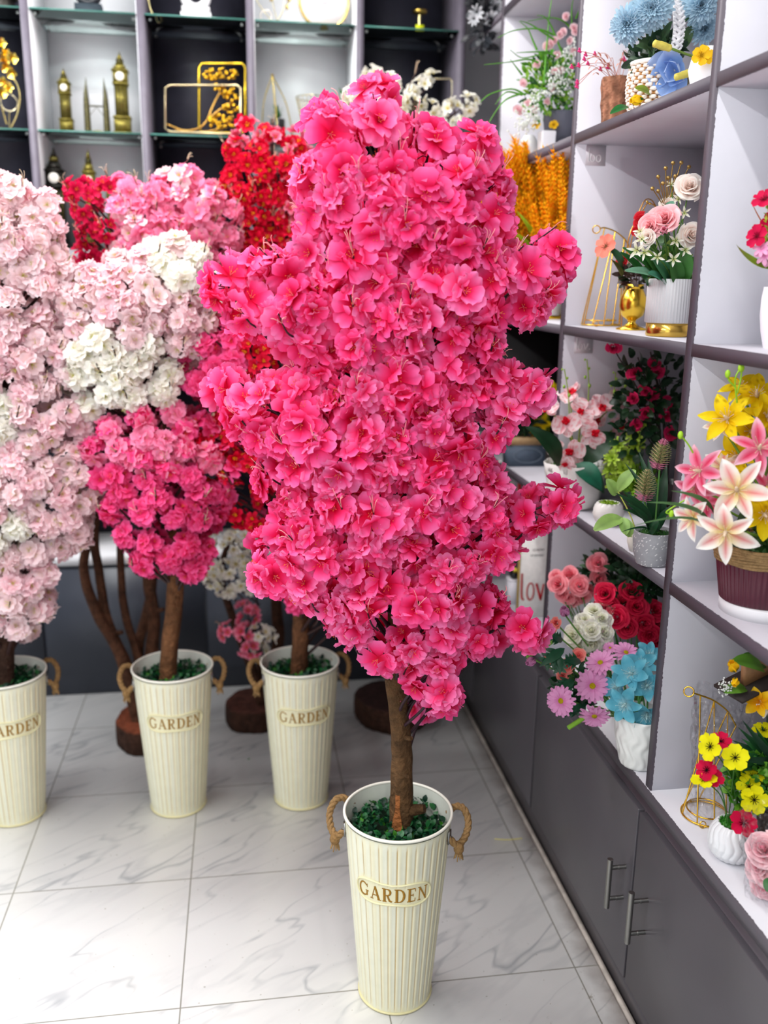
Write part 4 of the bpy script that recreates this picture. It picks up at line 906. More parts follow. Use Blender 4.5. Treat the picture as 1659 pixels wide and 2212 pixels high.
o = obj('rosettes', g, LEAF, t); o['kind'] = 'stuff'
bush(t, q+[-.02, -.02, .08], (.06, .05, .05), 160, .02, .011, [lin(120, 165, 30), lin(90, 140, 30)], seed=4)

# ---------- dark magenta rosebush in the shade at the back
q = np.array([1.16, 2.36, Z2]); Y = 2.30
t = thing('rose_bush', 'dark magenta small-rose bush in the shade behind the orchid', 'artificial plant', q)
pot_obj(t, shell([(.035, 0), (.045, .05), (.05, .08)]), q, lin(60, 50, 50))
MR = [f_rose(lin(150, 0, 50), lin(226, 30, 100), .0175, i, 11) for i in range(3)]
rp = [(1370, 806, 1, -.3, .3), (1413, 785, 1, .1, .6), (1421, 803, 1, .2, -.1), (1394, 846, 1, -.2, -.5), (1413, 852, 1, .2, -.2), (1366, 860, .9, -.5, 0), (1395, 894, 1.05, 0, -.6), (1441, 900, 1, .4, -.3), (1450, 935, 1.1, .3, 0), (1325, 752, 1, 0, -.6), (1442, 870, .9, .3, .2), (1375, 918, .9, 0, .2)]
pp = blooms(t, 'rose', MR, rp, Y); stems(t, pp+[P(1378, 772, Y), P(1362, 790, Y), P(1440, 790, Y), P(1405, 760, Y)], q+[0, 0, .07], .0018, lin(50, 40, 36))
bush(t, P(1400, 870, Y+.02), (.10, .04, .16), 240, .030, .019, [lin(20, 50, 28), lin(30, 66, 34)], seed=8)

# ---------- top-row label: column A, third row (white ribbed pot with roses)
q = PX(1441, 722, .955); q[2] = Z3; Y = q[1]
t = thing('potted_bouquet', 'white ribbed pot on a gold foot holding pink and cream roses', 'artificial plant', q)
m = mpp(q); PR = 50*m
pot_obj(t, shell([(PR*.93, .030), (PR, .032), (PR*.985, .125)], .003, .02), q, lin(216, 218, 220), seg=240, rmod=lambda i, a, z: -.0013*(np.abs(np.sin(a*24))**.7)*(1 if 1 < i < 4 else 0))
pot_obj(t, [(.001, .0005), (PR*.88, .0005), (PR*.92, .004), (PR*.92, .031), (.001, .031)], q, lin(230, 190, 90), GOLD, name='gold_foot')
moss_top(t, q+[0, 0, .108], PR*.9, DKG, GRN, 100, 2)
pkr = f_rose(lin(250, 150, 160), lin(252, 196, 200), .030, 3, 16); crr = f_rose(lin(246, 214, 200), lin(250, 238, 230), .030, 5, 16)
p1 = blooms(t, 'rose', [pkr], [(1434, 472, 1.15, -.15, .55, -.05), (1404, 487, .9, -.5, .2, -.04)], Y, 'pink rose')
p2 = blooms(t, 'rose', [crr], [(1489, 404, 1.05, .1, .5, -.02), (1493, 508, .9, .4, .1, -.04), (1398, 512, .6, -.3, .1, -.05), (1440, 440, .6, -.2, .5, .03)], Y, 'cream rose')
p3 = blooms(t, 'rose_bud', [f_bud(lin(240, 150, 170), lin(250, 190, 205), .03)], [(1434, 502, .9, 0, .3, -.07)], Y)
wl = [f_lily([lin(210, 220, 150), lin(248, 248, 232), lin(250, 250, 244)], .02, .34, 5, i, .7, -.3, lin(220, 225, 120), stn=3, pistil=False) for i in range(3)]
p4 = blooms(t, 'filler_blossom', wl, [(1386, 516, 1, -.3, .2, -.06), (1376, 540, 1.1, -.4, 0, -.06), (1392, 545, 1, 0, 0, -.07), (1460, 520, .9, 0, .1, -.06), (1480, 540, .9, .2, 0, -.06), (1455, 560, .9, 0, -.1, -.07), (1466, 430, .8, 0, .3, 0), (1478, 460, .8, .2, .1, -.02), (1420, 555, .8, 0, -.2, -.07), (1450, 400, .7, 0, .7, .03), (1383, 500, .8, -.3, .3, -.04)], Y)
stems(t, p1+p2+p3+p4, q+[0, 0, .11], .0015, lin(80, 120, 50))
leaves(t, [(1432, 618, 1388, 545, 30, 0, -.04), (1440, 618, 1350, 585, 26, 0, -.07, lin(110, 160, 130)), (1470, 618, 1480, 535, 44, -.02, -.04), (1428, 618, 1345, 535, 22, 0, -.05, lin(40, 100, 40)), (1450, 618, 1440, 520, 40, .02, .02), (1445, 618, 1410, 560, 40, -.01, -.05, lin(70, 130, 90)), (1460, 618, 1500, 560, 30, 0, -.02),
            (1400, 618, 1340, 545, 20, .01, -.03, lin(34, 92, 40)), (1440, 460, 1455, 435, 22, 0, -.01, lin(90, 150, 120)), (1395, 470, 1430, 450, 16, 0, -.02, lin(110, 160, 110)), (1435, 618, 1400, 590, 26, -.02, -.06, lin(80, 150, 120)), (1465, 618, 1450, 555, 34, -.03, -.06, lin(56, 110, 46))], Y, lin(64, 124, 52), shape='oval', sag=.1)
bush(t, P(1445, 570, Y+.01), (.05, .03, .05), 90, .03, .014, [lin(60, 110, 50), lin(40, 84, 40), lin(140, 170, 80)], seed=14)
g = G(); o0 = P(1440, 455, Y+.03)
for (x, y) in ((918, 318), (955, 243), (1003, 188), (1050, 155), (1103, 152), (1152, 180), (1190, 240), (985, 285), (1020, 250), (1065, 240), (1100, 245), (955, 335)):
    b = P(1100+x/2.967, 300+y/2.967, Y+.03); tube(g, [o0, b], .0011, lin(150, 120, 60), 6); ball(g, b, .0046, lin(170, 140, 80), 10, 6)
o = obj('gold_ball_pins', g, BRONZE, t); o['kind'] = 'stuff'

# ---------- gold urn with red twigs, gold harp stand
q = PX(1363, 712, .99); q[2] = Z3; Y = q[1]; m = mpp(q); ur = 29*m
t = thing('gold_urn', 'shiny round gold footed urn with dark red flowers, left of the ribbed pot', 'vase', q)
h = 95*m
pot_obj(t, shell([(ur*1.1, 0), (ur*1.12, h*.03), (ur*.6, h*.08), (ur*.28, h*.16), (ur*.34, h*.22), (ur*.8, h*.32), (ur, h*.52), (ur*.96, h*.7), (ur*.7, h*.88), (ur*.62, h*.92), (ur*.72, h*1.0)], .002), q, lin(236, 196, 70), GOLD, 48)
blooms(t, 'red_flower', [f_rose(lin(150, 0, 20), lin(205, 16, 36), .02, 2, 9)], [(1384, 478, 1, -.4, .3, .0), (1345, 563, .7, -.3, 0, -.01), (1375, 500, .7, -.4, .1, .0)], Y)
pf = blooms(t, 'peach_flower', [f_pansy(lin(246, 140, 120), .034, 3, lin(150, 100, 60))], [(1309, 533, .9, -.8, .5, -.03)], Y)
leaves(t, [(1348, 585, 1306, 528, 22, 0, -.03), (1345, 600, 1320, 560, 14, 0, -.02, lin(90, 90, 40))], Y, lin(30, 84, 44))
stems(t, [P(1384, 478, Y), P(1345, 563, Y), P(1375, 500, Y), pf[0], P(1365, 590, Y), P(1380, 585, Y)], q+[0, 0, h*.85], .0015, lin(70, 40, 30))
bush(t, q+[0, 0, h*1.15], (.035, .03, .03), 70, .025, .012, [lin(60, 40, 34), lin(40, 60, 34)], seed=3)
g = G(); 
for k in range(2): tube(g, smooth_path([P(1350+6*k, 600, Y+.04), P(1357+7*k, 520, Y+.04), P(1376+6*k, 470, Y+.04), P(1392+4*k, 434+8*k, Y+.04), P(1407, 432+8*k, Y+.04), P(1418, 448, Y+.04)], 6), .0016, lin(214, 160, 80), 6)
for (x, y) in ((1374, 474), (1398, 436), (1404, 440)): ball(g, P(x, y, Y+.038), .0035, lin(230, 190, 90), 8, 5)
tube(g, [P(1350, 600, Y+.04), np.array([P(1350, 600, Y+.04)[0], Y+.04, Z3+.001])], .0016, lin(214, 160, 80), 6)
o = obj('wire_arch', g, GOLD, t); o['kind'] = 'stuff'
q = PX(1385, 728, .93); q[2] = Z3
def wire_stand(label, rail, feet, Yr, q, rr, group=None):
    t = thing('wire_stand', label, 'wire stand', q); gc = lin(232, 184, 70)
    g = G(); R0 = np.array(q)+[0, 0, .004]
    torus(g, R0, rr, .0022, gc, seg=40); o = obj('base_ring', g, GOLD, t)
    g = G(); torus(g, R0+[0, 0, .012], rr*.8, .0018, gc, seg=40); obj('base_ring', g, GOLD, t)
    tops = [P(x, y, Yr+dy) for x, y, dy in rail]; g = G(); tube(g, smooth_path(tops, 6), .0019, gc, 7); obj('top_rail', g, GOLD, t)
    e = tops[0]; g = G(); torus(g, e+nrm(e-tops[1])*.010, .010, .0016, gc, frame(TO(e)), 20, 6); obj('ring_finial', g, GOLD, t)
    for i, (tx, ft) in enumerate(feet):
        a = np.array([np.interp(tx, np.arange(len(tops)), [p[k] for p in tops]) for k in range(3)])
        b = R0+[rr*cos(ft), rr*sin(ft), 0]; g = G(); tube(g, [a, b], .0017, gc, 7); obj('bar', g, GOLD, t)
    g = G(); f = R0+[rr*cos(-2.2), rr*sin(-2.2), 0]; torus(g, f+[0, -.004, -.0]+[0, 0, .004], .007, .0012, gc, frame((0, -1, .2)), 18, 6); obj('ring_foot', g, GOLD, t)
    return t
qs = PX(1298, 688, .985); qs[2] = Z3
wire_stand('gold wire harp-shaped stand, unwrapped, beside the round gold urn', [(1296, 494, 0), (1306, 492, 0), (1329, 500, -.0), (1349, 516, -.0), (1358, 530, 0)], [(1, 2.6), (1, 3.3), (2, 3.9), (2, 4.5), (3, 5.0), (3, 5.6), (4, 6.1)], qs[1], qs, .052)

# ---------- fourth row
q = PX(1328, 250, .945); q[2] = Z4; Y = q[1]; m = mpp(q)
t = thing('stump_planter', 'brown tree-stump planter with tiny pink berry flowers at shelf front', 'planter', q)
br = np.random.RandomState(2).rand(6)*6.28
pot_obj(t, shell([(27*m, 0), (28*m, .005), (29*m, 45*m), (32*m, 80*m), (33*m, 96*m)], .005), q, lin(128, 84, 62), BARK, 60, rmod=lambda i, a, z: .0022*(np.sin(a*5+z*60+br[0])+np.sin(a*11-z*90+br[1]))*(1 if i > 1 else 0), cmod=lambda i, a, z: np.outer(1+.25*np.sin(a*9+i), lin(150, 104, 80)))
g = G(); tips = [(1252, 110), (1262, 128), (1250, 142), (1235, 145), (1247, 178), (1246, 187), (1270, 138), (1297, 150), (1313, 146), (1265, 118), (1352, 135), (1348, 128), (1356, 142), (1285, 117), (1358, 120)]
sp_ = []
for i, (x, y) in enumerate(tips):
    b = P(x, y, Y-.03+.004*i); a = q+[.01*cos(i), .01*sin(i), 90*m]; tube(g, smooth_path([a, (a+b)/2+[0, 0, .02+.01*(i % 3)], b], 4), .0007, lin(196, 120, 90), 4, caps=False)
    for k in range(7): ball(g, b+np.array([cos(k*2.4), .4*sin(k*3), sin(k*2.4)])*.004*(k/5), .0026, lin(226, 60, 130), 6, 4)
    leaf(g, (a+b)/2+[0, 0, .02], (a+b)/2+[-.014, -.006, .02+.012*cos(i)], .006, lin(220, 150, 120), nu=4)
o = obj('berry_sprays', g, MATTE, t); o['kind'] = 'stuff'
# woven basket with blue chrysanthemums
q = PX(1408, 215, .965); q[2] = Z4; Y = q[1]; m = mpp(q); r0 = 50*m; H = 100*m
t = thing('flower_basket', 'brown and white woven basket of pale blue chrysanthemums with a white handle', 'basket', q)
g = G(); NS, NR = 34, 13
for i in range(NR):
    z = .004+H*(i+.5)/NR; rr = r0*(.80+.22*sin(pi*min(1, (i+1.5)/NR)*.8)); a = np.linspace(0, 2*pi, NS*4+1)[:-1]; w_ = .0034*np.sin(a*NS/2+(i % 2)*pi)
    pts = np.stack([q[0]+(rr+w_)*np.cos(a), q[1]+(rr+w_)*np.sin(a), np.full(len(a), q[2]+z)], 1); cc = np.where((np.sin(a*NS/2+(i % 2)*pi) > 0)[:, None], lin(240, 232, 220), lin(176, 124, 66))
    tube(g, pts, H/NR*.56, cc, 5, closed=True)
torus(g, q+[0, 0, H+.002], r0*.99, .005, lin(244, 240, 232)); lathe(g, [(.001, .002), (r0*.8, .002)], q, lin(150, 110, 70), 30); o = obj('basket_body', g, WICK, t); o['kind'] = 'stuff'
g = G(); hp = smooth_path([q+[.30*r0, -r0*.9, H*.9], q+[r0*.55, -r0*.85, H*1.5], q+[r0*.62, -.4*r0, H*2.1], q+[r0*.6, .3*r0, H*2.4], q+[r0*.3, r0*.9, H*1.6], q+[.2*r0, r0*.95, H*.9]], 10)
for k in range(2):
    tube(g, [p+np.array([.008*(-1)**k, 0, 0]) for p in hp], .0045, lin(222, 222, 226), 6)
for i in range(0, len(hp)-1):
    s = (-1)**i; tube(g, [hp[i]+[-.013*s, -.004, -.004], hp[i]+[0, -.007, 0], hp[min(i+1, len(hp)-1)]+[.013*s, -.004, .006]], [.003, .0046, .003], lin(244, 244, 246), 5)
o = obj('handle', g, WICK, t); o['kind'] = 'stuff'
BM = [f_mum(lin(120, 168, 200), lin(186, 216, 232), .046, i) for i in range(3)]
pp = blooms(t, 'chrysanthemum', BM, [(1358, 52, 1.0, -.7, 0, -.02), (1408, 18, 1.05, -.1, .1, -.05), (1513, 12, .95, .3, .1, -.04), (1520, 62, .8, .5, -.1, .0), (1455, 0, .8, 0, .6, .05)], Y)
stems(t, pp, q+[0, 0, H*.8], .0028, lin(60, 96, 50))
leaves(t, [(1410, 110, 1375, 85, 26, .0, -.02), (1425, 110, 1390, 60, 26, .02, .0), (1470, 110, 1500, 50, 30, .02, 0), (1440, 110, 1430, 50, 34, .03, .03), (1400, 112, 1372, 100, 22, -.02, -.04)], Y, lin(70, 100, 60))
bush(t, q+[0, 0, H*1.2], (.05, .045, .05), 110, .032, .016, [lin(50, 84, 50), lin(32, 60, 40)], seed=24)
# blue magnolia spray with yellow pods
c = P(1458, 152, Y-.07); q2 = np.array([.935, Y-.05, Z4])
t = thing('magnolia_spray', 'large blue silk magnolia with fuzzy yellow pods lying over the shelf edge', 'artificial flower', q2)
g = G(); BL = [lin(150, 182, 226), lin(140, 176, 228), lin(186, 206, 240)]
for i, (a, L, W, th, cu) in enumerate(((2.9, .062, .075, .25, -.1), (3.9, .058, .07, .3, -.2), (4.75, .060, .07, .35, -.3), (1.9, .052, .06, .45, .2), (5.7, .045, .055, .5, .4), (.8, .040, .055, .8, .5), (4.3, .040, .06, .8, .5), (3.3, .036, .052, 1.0, .6))):
    petal(g, L, W, 'oval', th, cu, .45, .05, a, BL, 9, 8, .002, .001*i, 0, i)
me = mesh_of('magnolia_bloom', g, PETAL); place('magnolia_bloom', me, c, aim(c, -.35, -.1), t, 1.0, 0)
for (x0, y0, x1, y1, xs, ys) in ((1411, 93, 1450, 105, 1540, 128), (1457, 168, 1505, 152, 1536, 140)):
    a, b, e = P(x0, y0, c[1]-.05), P(x1, y1, c[1]-.045), P(xs, ys, c[1]+.02); g = G(); 
    tube(g, smooth_path([a, a*.7+b*.3, a*.35+b*.65, b], 5), np.array([.003]+[.0078]*5+[.0085]*5+[.0075]*4+[.004]), lin(204, 190, 84), 12); obj('pod', g, WICK, t)
    g = G(); tube(g, smooth_path([b, (b+e)/2+[0, 0, -.004], e], 5), .0028, lin(120, 150, 60), 7); obj('stem', g, STEM, t)
q3 = P(1378, 214, Y-.06)
pb = mesh_of('tulip_bud', f_bud(lin(240, 190, 20), lin(250, 216, 40), .034, 5, 3), PETAL); place('tulip_bud', pb, q3+[.012, 0, 0], nrm(-AX[0]*.9-AX[1]*.1*-1+TO(q3)*.3), t, .95)
leaves(t, [(1372, 190, 1405, 205, 20, -.06, -.05, lin(120, 140, 40)), (1358, 232, 1318, 246, 18, -.05, -.07, lin(40, 110, 50)), (1470, 190, 1500, 170, 20, -.02, 0, lin(120, 110, 80))], Y, OLV, shape='oval')
q4 = PX(1528, 160, .985); q4[2] = Z4
t = thing('vase', 'white round vase half hidden behind the blue magnolia', 'vase', q4)
m = mpp(q4); pot_obj(t, shell([(.02, 0), (.034, .03), (.04, .055), (.034, .082), (.018, .098)]), q4, lin(236, 236, 236))
blooms(t, 'yellow_flower', [f_pansy(lin(244, 200, 40), .018, 4, lin(200, 150, 20))], [(1514, 120, 1, 0, .3, -.04), (1524, 122, .9, .3, .2, -.04)], q4[1])

# ---------- far columns
Yb_ = 2.80
q = PX(1210, 300, 1.0); q[2] = Z4; Y = q[1]; m = mpp(q)
t = thing('potted_bouquet', 'charcoal ribbed bowl on round legs with tiny white flowers, pink buds and grass', 'artificial plant', q)
r = 38*m; H0 = 30*m; H1 = 88*m
pot_obj(t, shell([(r*.3, H0*.9), (r*.62, H0), (r*.92, H0+(H1-H0)*.35), (r, H0+(H1-H0)*.75), (r*.98, H1)], .003, .02), q, lin(84, 86, 98), MATTE, 220, rmod=lambda i, a, z: -.0012*np.abs(np.sin(a*26))*(1 if i > 1 else 0), name='bowl')
for a in (0.6, 2.7, 4.6):
    g = G(); tube(g, [q+[cos(a)*r*.42, sin(a)*r*.42, .001], q+[cos(a)*r*.42, sin(a)*r*.42, H0*1.1]], r*.27, lin(78, 80, 92), 20); obj('leg', g, MATTE, t)
bush(t, P(1190, 190, Y), (.09, .06, .10), 420, .026, .010, [lin(110, 170, 40), lin(80, 150, 40), lin(150, 200, 60), lin(40, 90, 40)], seed=31)
g = G(); rs_ = np.random.RandomState(4)
for i in range(900):
    u = rs_.rand(); x = 1125+115*u+rs_.randn()*14; y = 275-190*u*rs_.rand()**.4+rs_.randn()*14
    if x > 1246 or (y > 205 and x > 1165) or i % 2: continue
    p = P(x, y, Y-.085+.05*rs_.rand()); ball(g, p, .0030+.0014*rs_.rand(), lin(246, 250, 244), 5, 3)
o = obj('tiny_flowers', g, PETAL, t); o['kind'] = 'stuff'
sr = [f_rose(lin(240, 160, 176), lin(250, 216, 220), .0125, i, 9) for i in range(2)]
pk = [(1181, 100), (1198, 88), (1216, 68), (1230, 88), (1204, 118), (1190, 95), (1198, 153), (1192, 190), (1140, 222), (1155, 235), (1124, 240), (1130, 180), (1160, 138), (1241, 110), (1222, 36), (1240, 60), (1210, 75), (1243, 68), (1182, 220), (1118, 236), (1212, 150)]
blooms(t, 'pink_bud', sr, [(x, y, .9+.2*((x*7) % 3)/3, 0, .1, -.05) for x, y in pk], Y)
g = G()
for pts in ([(1175, 180), (1182, 90), (1187, 30), (1195, -20)], [(1216, 120), (1190, 55), (1175, 36), (1160, 33)], [(1196, 85), (1170, 68), (1145, 52), (1124, 45)], [(1240, 70), (1220, 48), (1190, 38), (1140, 46)], [(1236, 66), (1235, 20), (1240, -10)], [(1183, 112), (1150, 112), (1115, 114)], [(1163, 135), (1140, 128), (1100, 134), (1046, 140)], [(1200, 122), (1180, 115), (1130, 125), (1102, 108)], [(1128, 205), (1100, 198), (1085, 206), (1070, 226)], [(1126, 202), (1095, 214), (1075, 235), (1052, 272)], [(1135, 205), (1105, 192), (1060, 203), (1036, 222)], [(1160, 108), (1150, 85), (1140, 62), (1122, 46)], [(1196, 75), (1160, 62), (1110, 66), (1075, 82)], [(1244, 40), (1252, 20), (1256, -6)], [(1128, 162), (1115, 145), (1102, 128)]):
    q_ = smooth_path([P(x, y, Y-.06-.0006*(1180-x)) for x, y in pts], 5); V = []; n_ = len(q_)
    tube(g, q_, np.linspace(.0034, .0008, n_), lin(96, 170, 50), 5)
o = obj('grass_blades', g, LEAF, t); o['kind'] = 'stuff'
for k, (px, w_, h_, nm, lb) in enumerate(((1142, 22, 52, 'vase', 'glossy white round vase on the high shelf, left of the square one'), (1180, 17, 46, 'vase', 'white square vase on the high shelf beside the charcoal bowl'))):
    q = PX(px, 320, .94); q[2] = Z4; m = mpp(q); t = thing(nm, lb, 'vase', q)
    if k == 0: pot_obj(t, shell([(w_*m*.6, 0), (w_*m, h_*m*.35), (w_*m*.95, h_*m*.7), (w_*m*.5, h_*m)]), q, lin(226, 226, 228))
    else:
        g = G(); obox(g, q+[0, 0, h_*m*.5], (w_*m*.9, w_*m*.9, h_*m*.5), None, lin(222, 222, 226), 1.06); o = obj('body', g, CERAM, t, False); bv = o.modifiers.new('b', 'BEVEL'); bv.width = .005; bv.segments = 3
    pt_ = q+[0, 0, h_*m]; blooms(t, 'yellow_flower', [f_pansy(lin(240, 190, 30), .014, k, lin(200, 140, 20))], [(px+16, 270, 1, 0, .5, 0)], q[1])
# wheat
q = PX(1185, 690, 1.0); q[2] = Z3; Y = q[1]; m = mpp(q)
t = thing('wheat_bunch', 'big bunch of orange-yellow artificial wheat ears in a white vase', 'artificial plant', q)
g = G(); 
for k in range(2): obox(g, q+[-.030+.044*k, -.01*k, 32*m+.012], (.020, .020, 32*m), None, lin(222, 222, 226), 1.0)
lathe(g, [(.001, .0125), (.04, .0125)], q, lin(222, 222, 226), 20)
o = obj('vase', g, CERAM, t, False); o['kind'] = 'stuff'
g = G(); lathe(g, [(.001, 0), (.055, 0), (.055, .012), (.001, .012)], q, lin(222, 180, 50), 40); obj('gold_foot', g, GOLD, t)
def ear(seed):
    g = G(); rs = np.random.RandomState(seed); Lr = .085; c0 = lin(255, 196, 24); c1 = lin(255, 160, 8)
    for i in range(26):
        z = Lr*(i/26); a = i*pi*.5+.4*(i % 2); d = nrm([cos(a)*.7, sin(a)*.7, 1]); b = np.array([0, 0, z]); w_ = .0032*(1-.35*abs(2*i/26-1))
        ball(g, b+d*.0055, w_, c0 if i % 3 else c1, 5, 4, (1, 1, 2.0), frame(d)); tube(g, [b+d*.009, b+d*.020], [.0006, .0002], c0, 3, caps=False)
    tube(g, [(0, 0, -.12), (0, 0, Lr*.9)], .0010, lin(200, 170, 40), 4); return g
EM = [mesh_of('wheat_ear', ear(i), PETAL) for i in range(4)]; EG = [ear(i) for i in range(4)]
rs_ = np.random.RandomState(17); cnt = 0; Gx = G(); c0 = P(1200, 540, Y)
for i in range(300):
    u = rs_.rand(); v = rs_.rand(); x = 1056+174*u; ylo = 345+max(0, 1100-x)*.2+(x > 1130)*(x-1130)*.16; y = ylo+(540-ylo)*v
    p = PX(x, y, rs_.uniform(.885, 1.0)) if x > 1150 else P(x, y, Y-.10+.12*rs_.rand()); dd = nrm((p-P(1215, 640, Y))+np.array([-.02, -.05, .08])); 
    if x < 1110: dd = nrm(dd+np.array([-.25, 0, .05]))
    if i < 96: place('wheat_ear', EM[i % 4], p-dd*.05, dd, t, rs_.uniform(1.15, 1.45), rs_.rand()*6)
    else: put(Gx, EG[i % 4], p-dd*.05+[0, .02, 0], dd, rs_.uniform(1.15, 1.45), rs_.rand()*6)
o = obj('wheat_ears', Gx, PETAL, t); o['kind'] = 'stuff'
leaves(t, [(1165, 540, 1115, 455, 14, -.07, -.09), (1190, 545, 1150, 460, 14, -.07, -.08), (1205, 560, 1168, 470, 13, -.07, -.08), (1150, 540, 1100, 500, 12, -.06, -.08), (1225, 560, 1218, 495, 12, -.07, -.07)], Y, lin(150, 190, 40), shape='blade')
q = PX(1222, 690, 1.02); q[2] = Z3
t = thing('woven_vase', 'slim gold woven vase at the right of the wheat', 'vase', q); pot_obj(t, shell([(.014, 0), (.015, .03), (.016, .085)]), q, lin(170, 140, 40), WICK, 40, rmod=lambda i, a, z: .0012*np.sin(a*10))
# row 2 far: wood and slate planter box, purple flowers, yellow orchid, cotton sprig
q = PX(1128, 1008, .955); q[2] = Z2; Y = q[1]; m = mpp(q)
t = thing('planter_box', 'slate blue planter box with a wooden rim holding purple chrysanthemums', 'planter', q)
g = G(); box(g, q+[-.06, -.035, 0], q+[.07, .04, .075], lin(74, 88, 104)); obj('box', g, MATTE, t, False)
g = G(); box(g, q+[-.064, -.039, .0755], q+[.074, .044, .100], lin(150, 122, 84)); obj('wooden_rim', g, WICK, t, False)
g = G(); pts = [q+[.008+.05*abs(cos(a))**.8*np.sign(cos(a)), -.0355, .038+.024*sin(a)*(1-.2*cos(a)**2)] for a in np.linspace(0, 2*pi, 41)[:-1]]; tube(g, pts, .0018, lin(108, 122, 136), 5, closed=True)
obj('embossed_plaque', g, MATTE, t)
PU = [f_daisy(lin(150, 130, 160), lin(206, 196, 214), .032, 16, 2, i, lin(60, 50, 60), .22, .5) for i in range(2)]
pp = blooms(t, 'chrysanthemum', PU, [(1128, 880, 1, -.3, .4, -.01), (1143, 868, 1, .2, .6, .02), (1120, 895, .9, -.6, -.1, -.02), (1106, 800, .8, 0, .6, .0), (1150, 880, .8, .3, .2, 0)], Y); stems(t, pp, q+[0, 0, .10], .002, lin(40, 80, 40))
bush(t, q+[0, 0, .14], (.055, .03, .04), 90, .035, .014, [lin(20, 40, 26), lin(28, 54, 32)], seed=41)
YO = [f_lily([lin(226, 190, 0), lin(248, 220, 20), lin(250, 228, 40)], .036, .6, 5, i, .4, -.4, lin(230, 190, 40), stn=3, pistil=False) for i in range(2)]
q = PX(1180, 1020, 1.08); q[2] = Z2
t = thing('potted_orchid', 'yellow orchid stem rising behind the speckled orchid pot', 'artificial plant', q); pot_obj(t, shell([(.03, 0), (.036, .04), (.04, .08)]), q, lin(90, 80, 70))
pp = blooms(t, 'orchid_bloom', YO, [(1170, 915, 1.1, -.2, 0, -.02), (1192, 842, 1, .2, .4, .0), (1178, 860, .9, -.2, .2, 0), (1145, 945, .8, -.3, -.4, -.04), (1150, 868, .8, -.4, .2, -.02)], q[1]-.06); stems(t, pp, q+[0, 0, .07], .002, lin(120, 140, 30))
q = PX(1096, 1010, .93); q[2] = Z2; Y = q[1]
t = thing('cotton_sprig', 'white cotton-bud sprig beside the slate planter box', 'artificial plant', q); g = G(); rs_ = np.random.RandomState(3)
bs = [(1078, 930), (1090, 925), (1083, 952), (1096, 945), (1085, 975), (1107, 1000), (1080, 1000), (1095, 1020), (1105, 1045), (1083, 1030), (1088, 960), (1100, 1052), (1076, 1045)]
for x, y in bs: ball(g, P(x, y, Y-.03), .0095, lin(240, 238, 228), 9, 6, (1, 1, .85))
o = obj('buds', g, PETAL, t); o['kind'] = 'stuff'
g = G(); tube(g, smooth_path([q, P(1092, 980, Y-.02), P(1083, 925, Y-.03)], 5), .002, lin(90, 70, 50), 5)
for x, y in bs: tube(g, [P(1091, min(1005, y+12), Y-.022), P(x, y, Y-.03)], .0012, lin(90, 70, 50), 4)
obj('twig', g, STEM, t)
q = PX(1120, 770, 1.12); q[2] = Z2
t = thing('box', 'plain brown cardboard box in the dark cell left of the pink tape', 'box', q); g = G(); box(g, q+[-.05, -.05, 0], q+[.06, .05, .30], lin(120, 96, 66)); obj('carton', g, MATTE, t, False)
g = G(); tube(g, [q+[-.03, -.052, .27], q+[.03, -.052, .27]], .001, lin(80, 60, 40), 4); obj('tape_seam', g, MATTE, t)
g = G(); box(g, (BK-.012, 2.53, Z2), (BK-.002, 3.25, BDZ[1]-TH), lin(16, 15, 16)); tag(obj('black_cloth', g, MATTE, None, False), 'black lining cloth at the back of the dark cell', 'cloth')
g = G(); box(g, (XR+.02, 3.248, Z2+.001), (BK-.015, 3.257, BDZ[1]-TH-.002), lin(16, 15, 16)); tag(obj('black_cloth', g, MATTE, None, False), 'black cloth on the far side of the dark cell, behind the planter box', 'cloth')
# row 1 far: love card, white box, black pot, candle
q = np.array([P(1148, 1300, 2.84)[0], 2.84, Z1])
t = thing('love_sign', 'white canvas card lettered love in thin red strokes, behind the roses', 'sign', q); x0 = P(1122, 1250, 2.84)[0]
g = G(); box(g, (x0, 2.84, Z1), (x0+.19, 2.848, Z1+.33), lin(232, 230, 226)); obj('card', g, MATTE, t, False)
g = G(); box(g, (x0-.004, 2.838, Z1), (x0+.0, 2.85, Z1+.33), lin(190, 160, 80)); obj('card_edge', g, MATTE, t, False)
g = G(); rd = lin(190, 30, 40); ex = np.array([1., 0, 0]); ez = np.array([0, 0, 1.]); og = np.array([x0+.008, 2.8388, P(1150, 1298, 2.84)[2]])
for st_, w_ in (([(0, .10), (.002, .02), (.010, .004)], .006), (circ(.032, .034, .012, .030, 16), .0045), ([(.052, .062), (.070, .004)], .008), ([(.070, .002), (.078, .060)], .006), ([(.088, .035), (.108, .042), (.104, .062), (.092, .060), (.088, .03), (.098, .006), (.11, .01)], .004)):
    ribbon(g, smooth_path([og+ex*a+ez*b for a, b in st_], 5) if len(st_) > 2 else [og+ex*a+ez*b for a, b in st_], w_, (0, -1, 0), rd)
obj('lettering', g, MATTE, t, False)
g = G()
for r_, (px0, py0, n_) in enumerate(((1151, 1190, 8), (1147, 1202, 9))):
    o_ = P(px0, py0, 2.8388)
    for k in range(n_):
        a_ = o_+ex*.0052*k
        ribbon(g, [a_, a_+ez*.006], .0011, (0, -1, 0), lin(60, 62, 66))
        if k % 2: ribbon(g, [a_+ez*.006, a_+ex*.003+ez*.006], .0011, (0, -1, 0), lin(60, 62, 66))
        if k % 3 == 0: ribbon(g, [a_+ez*.003, a_+ex*.003+ez*.003], .0011, (0, -1, 0), lin(60, 62, 66))
obj('small_print', g, MATTE, t, False)
q = PZ(1108, 1302, Z1); t = thing('box', 'small white gift box at the left of the love card', 'box', q); m = mpp(q)
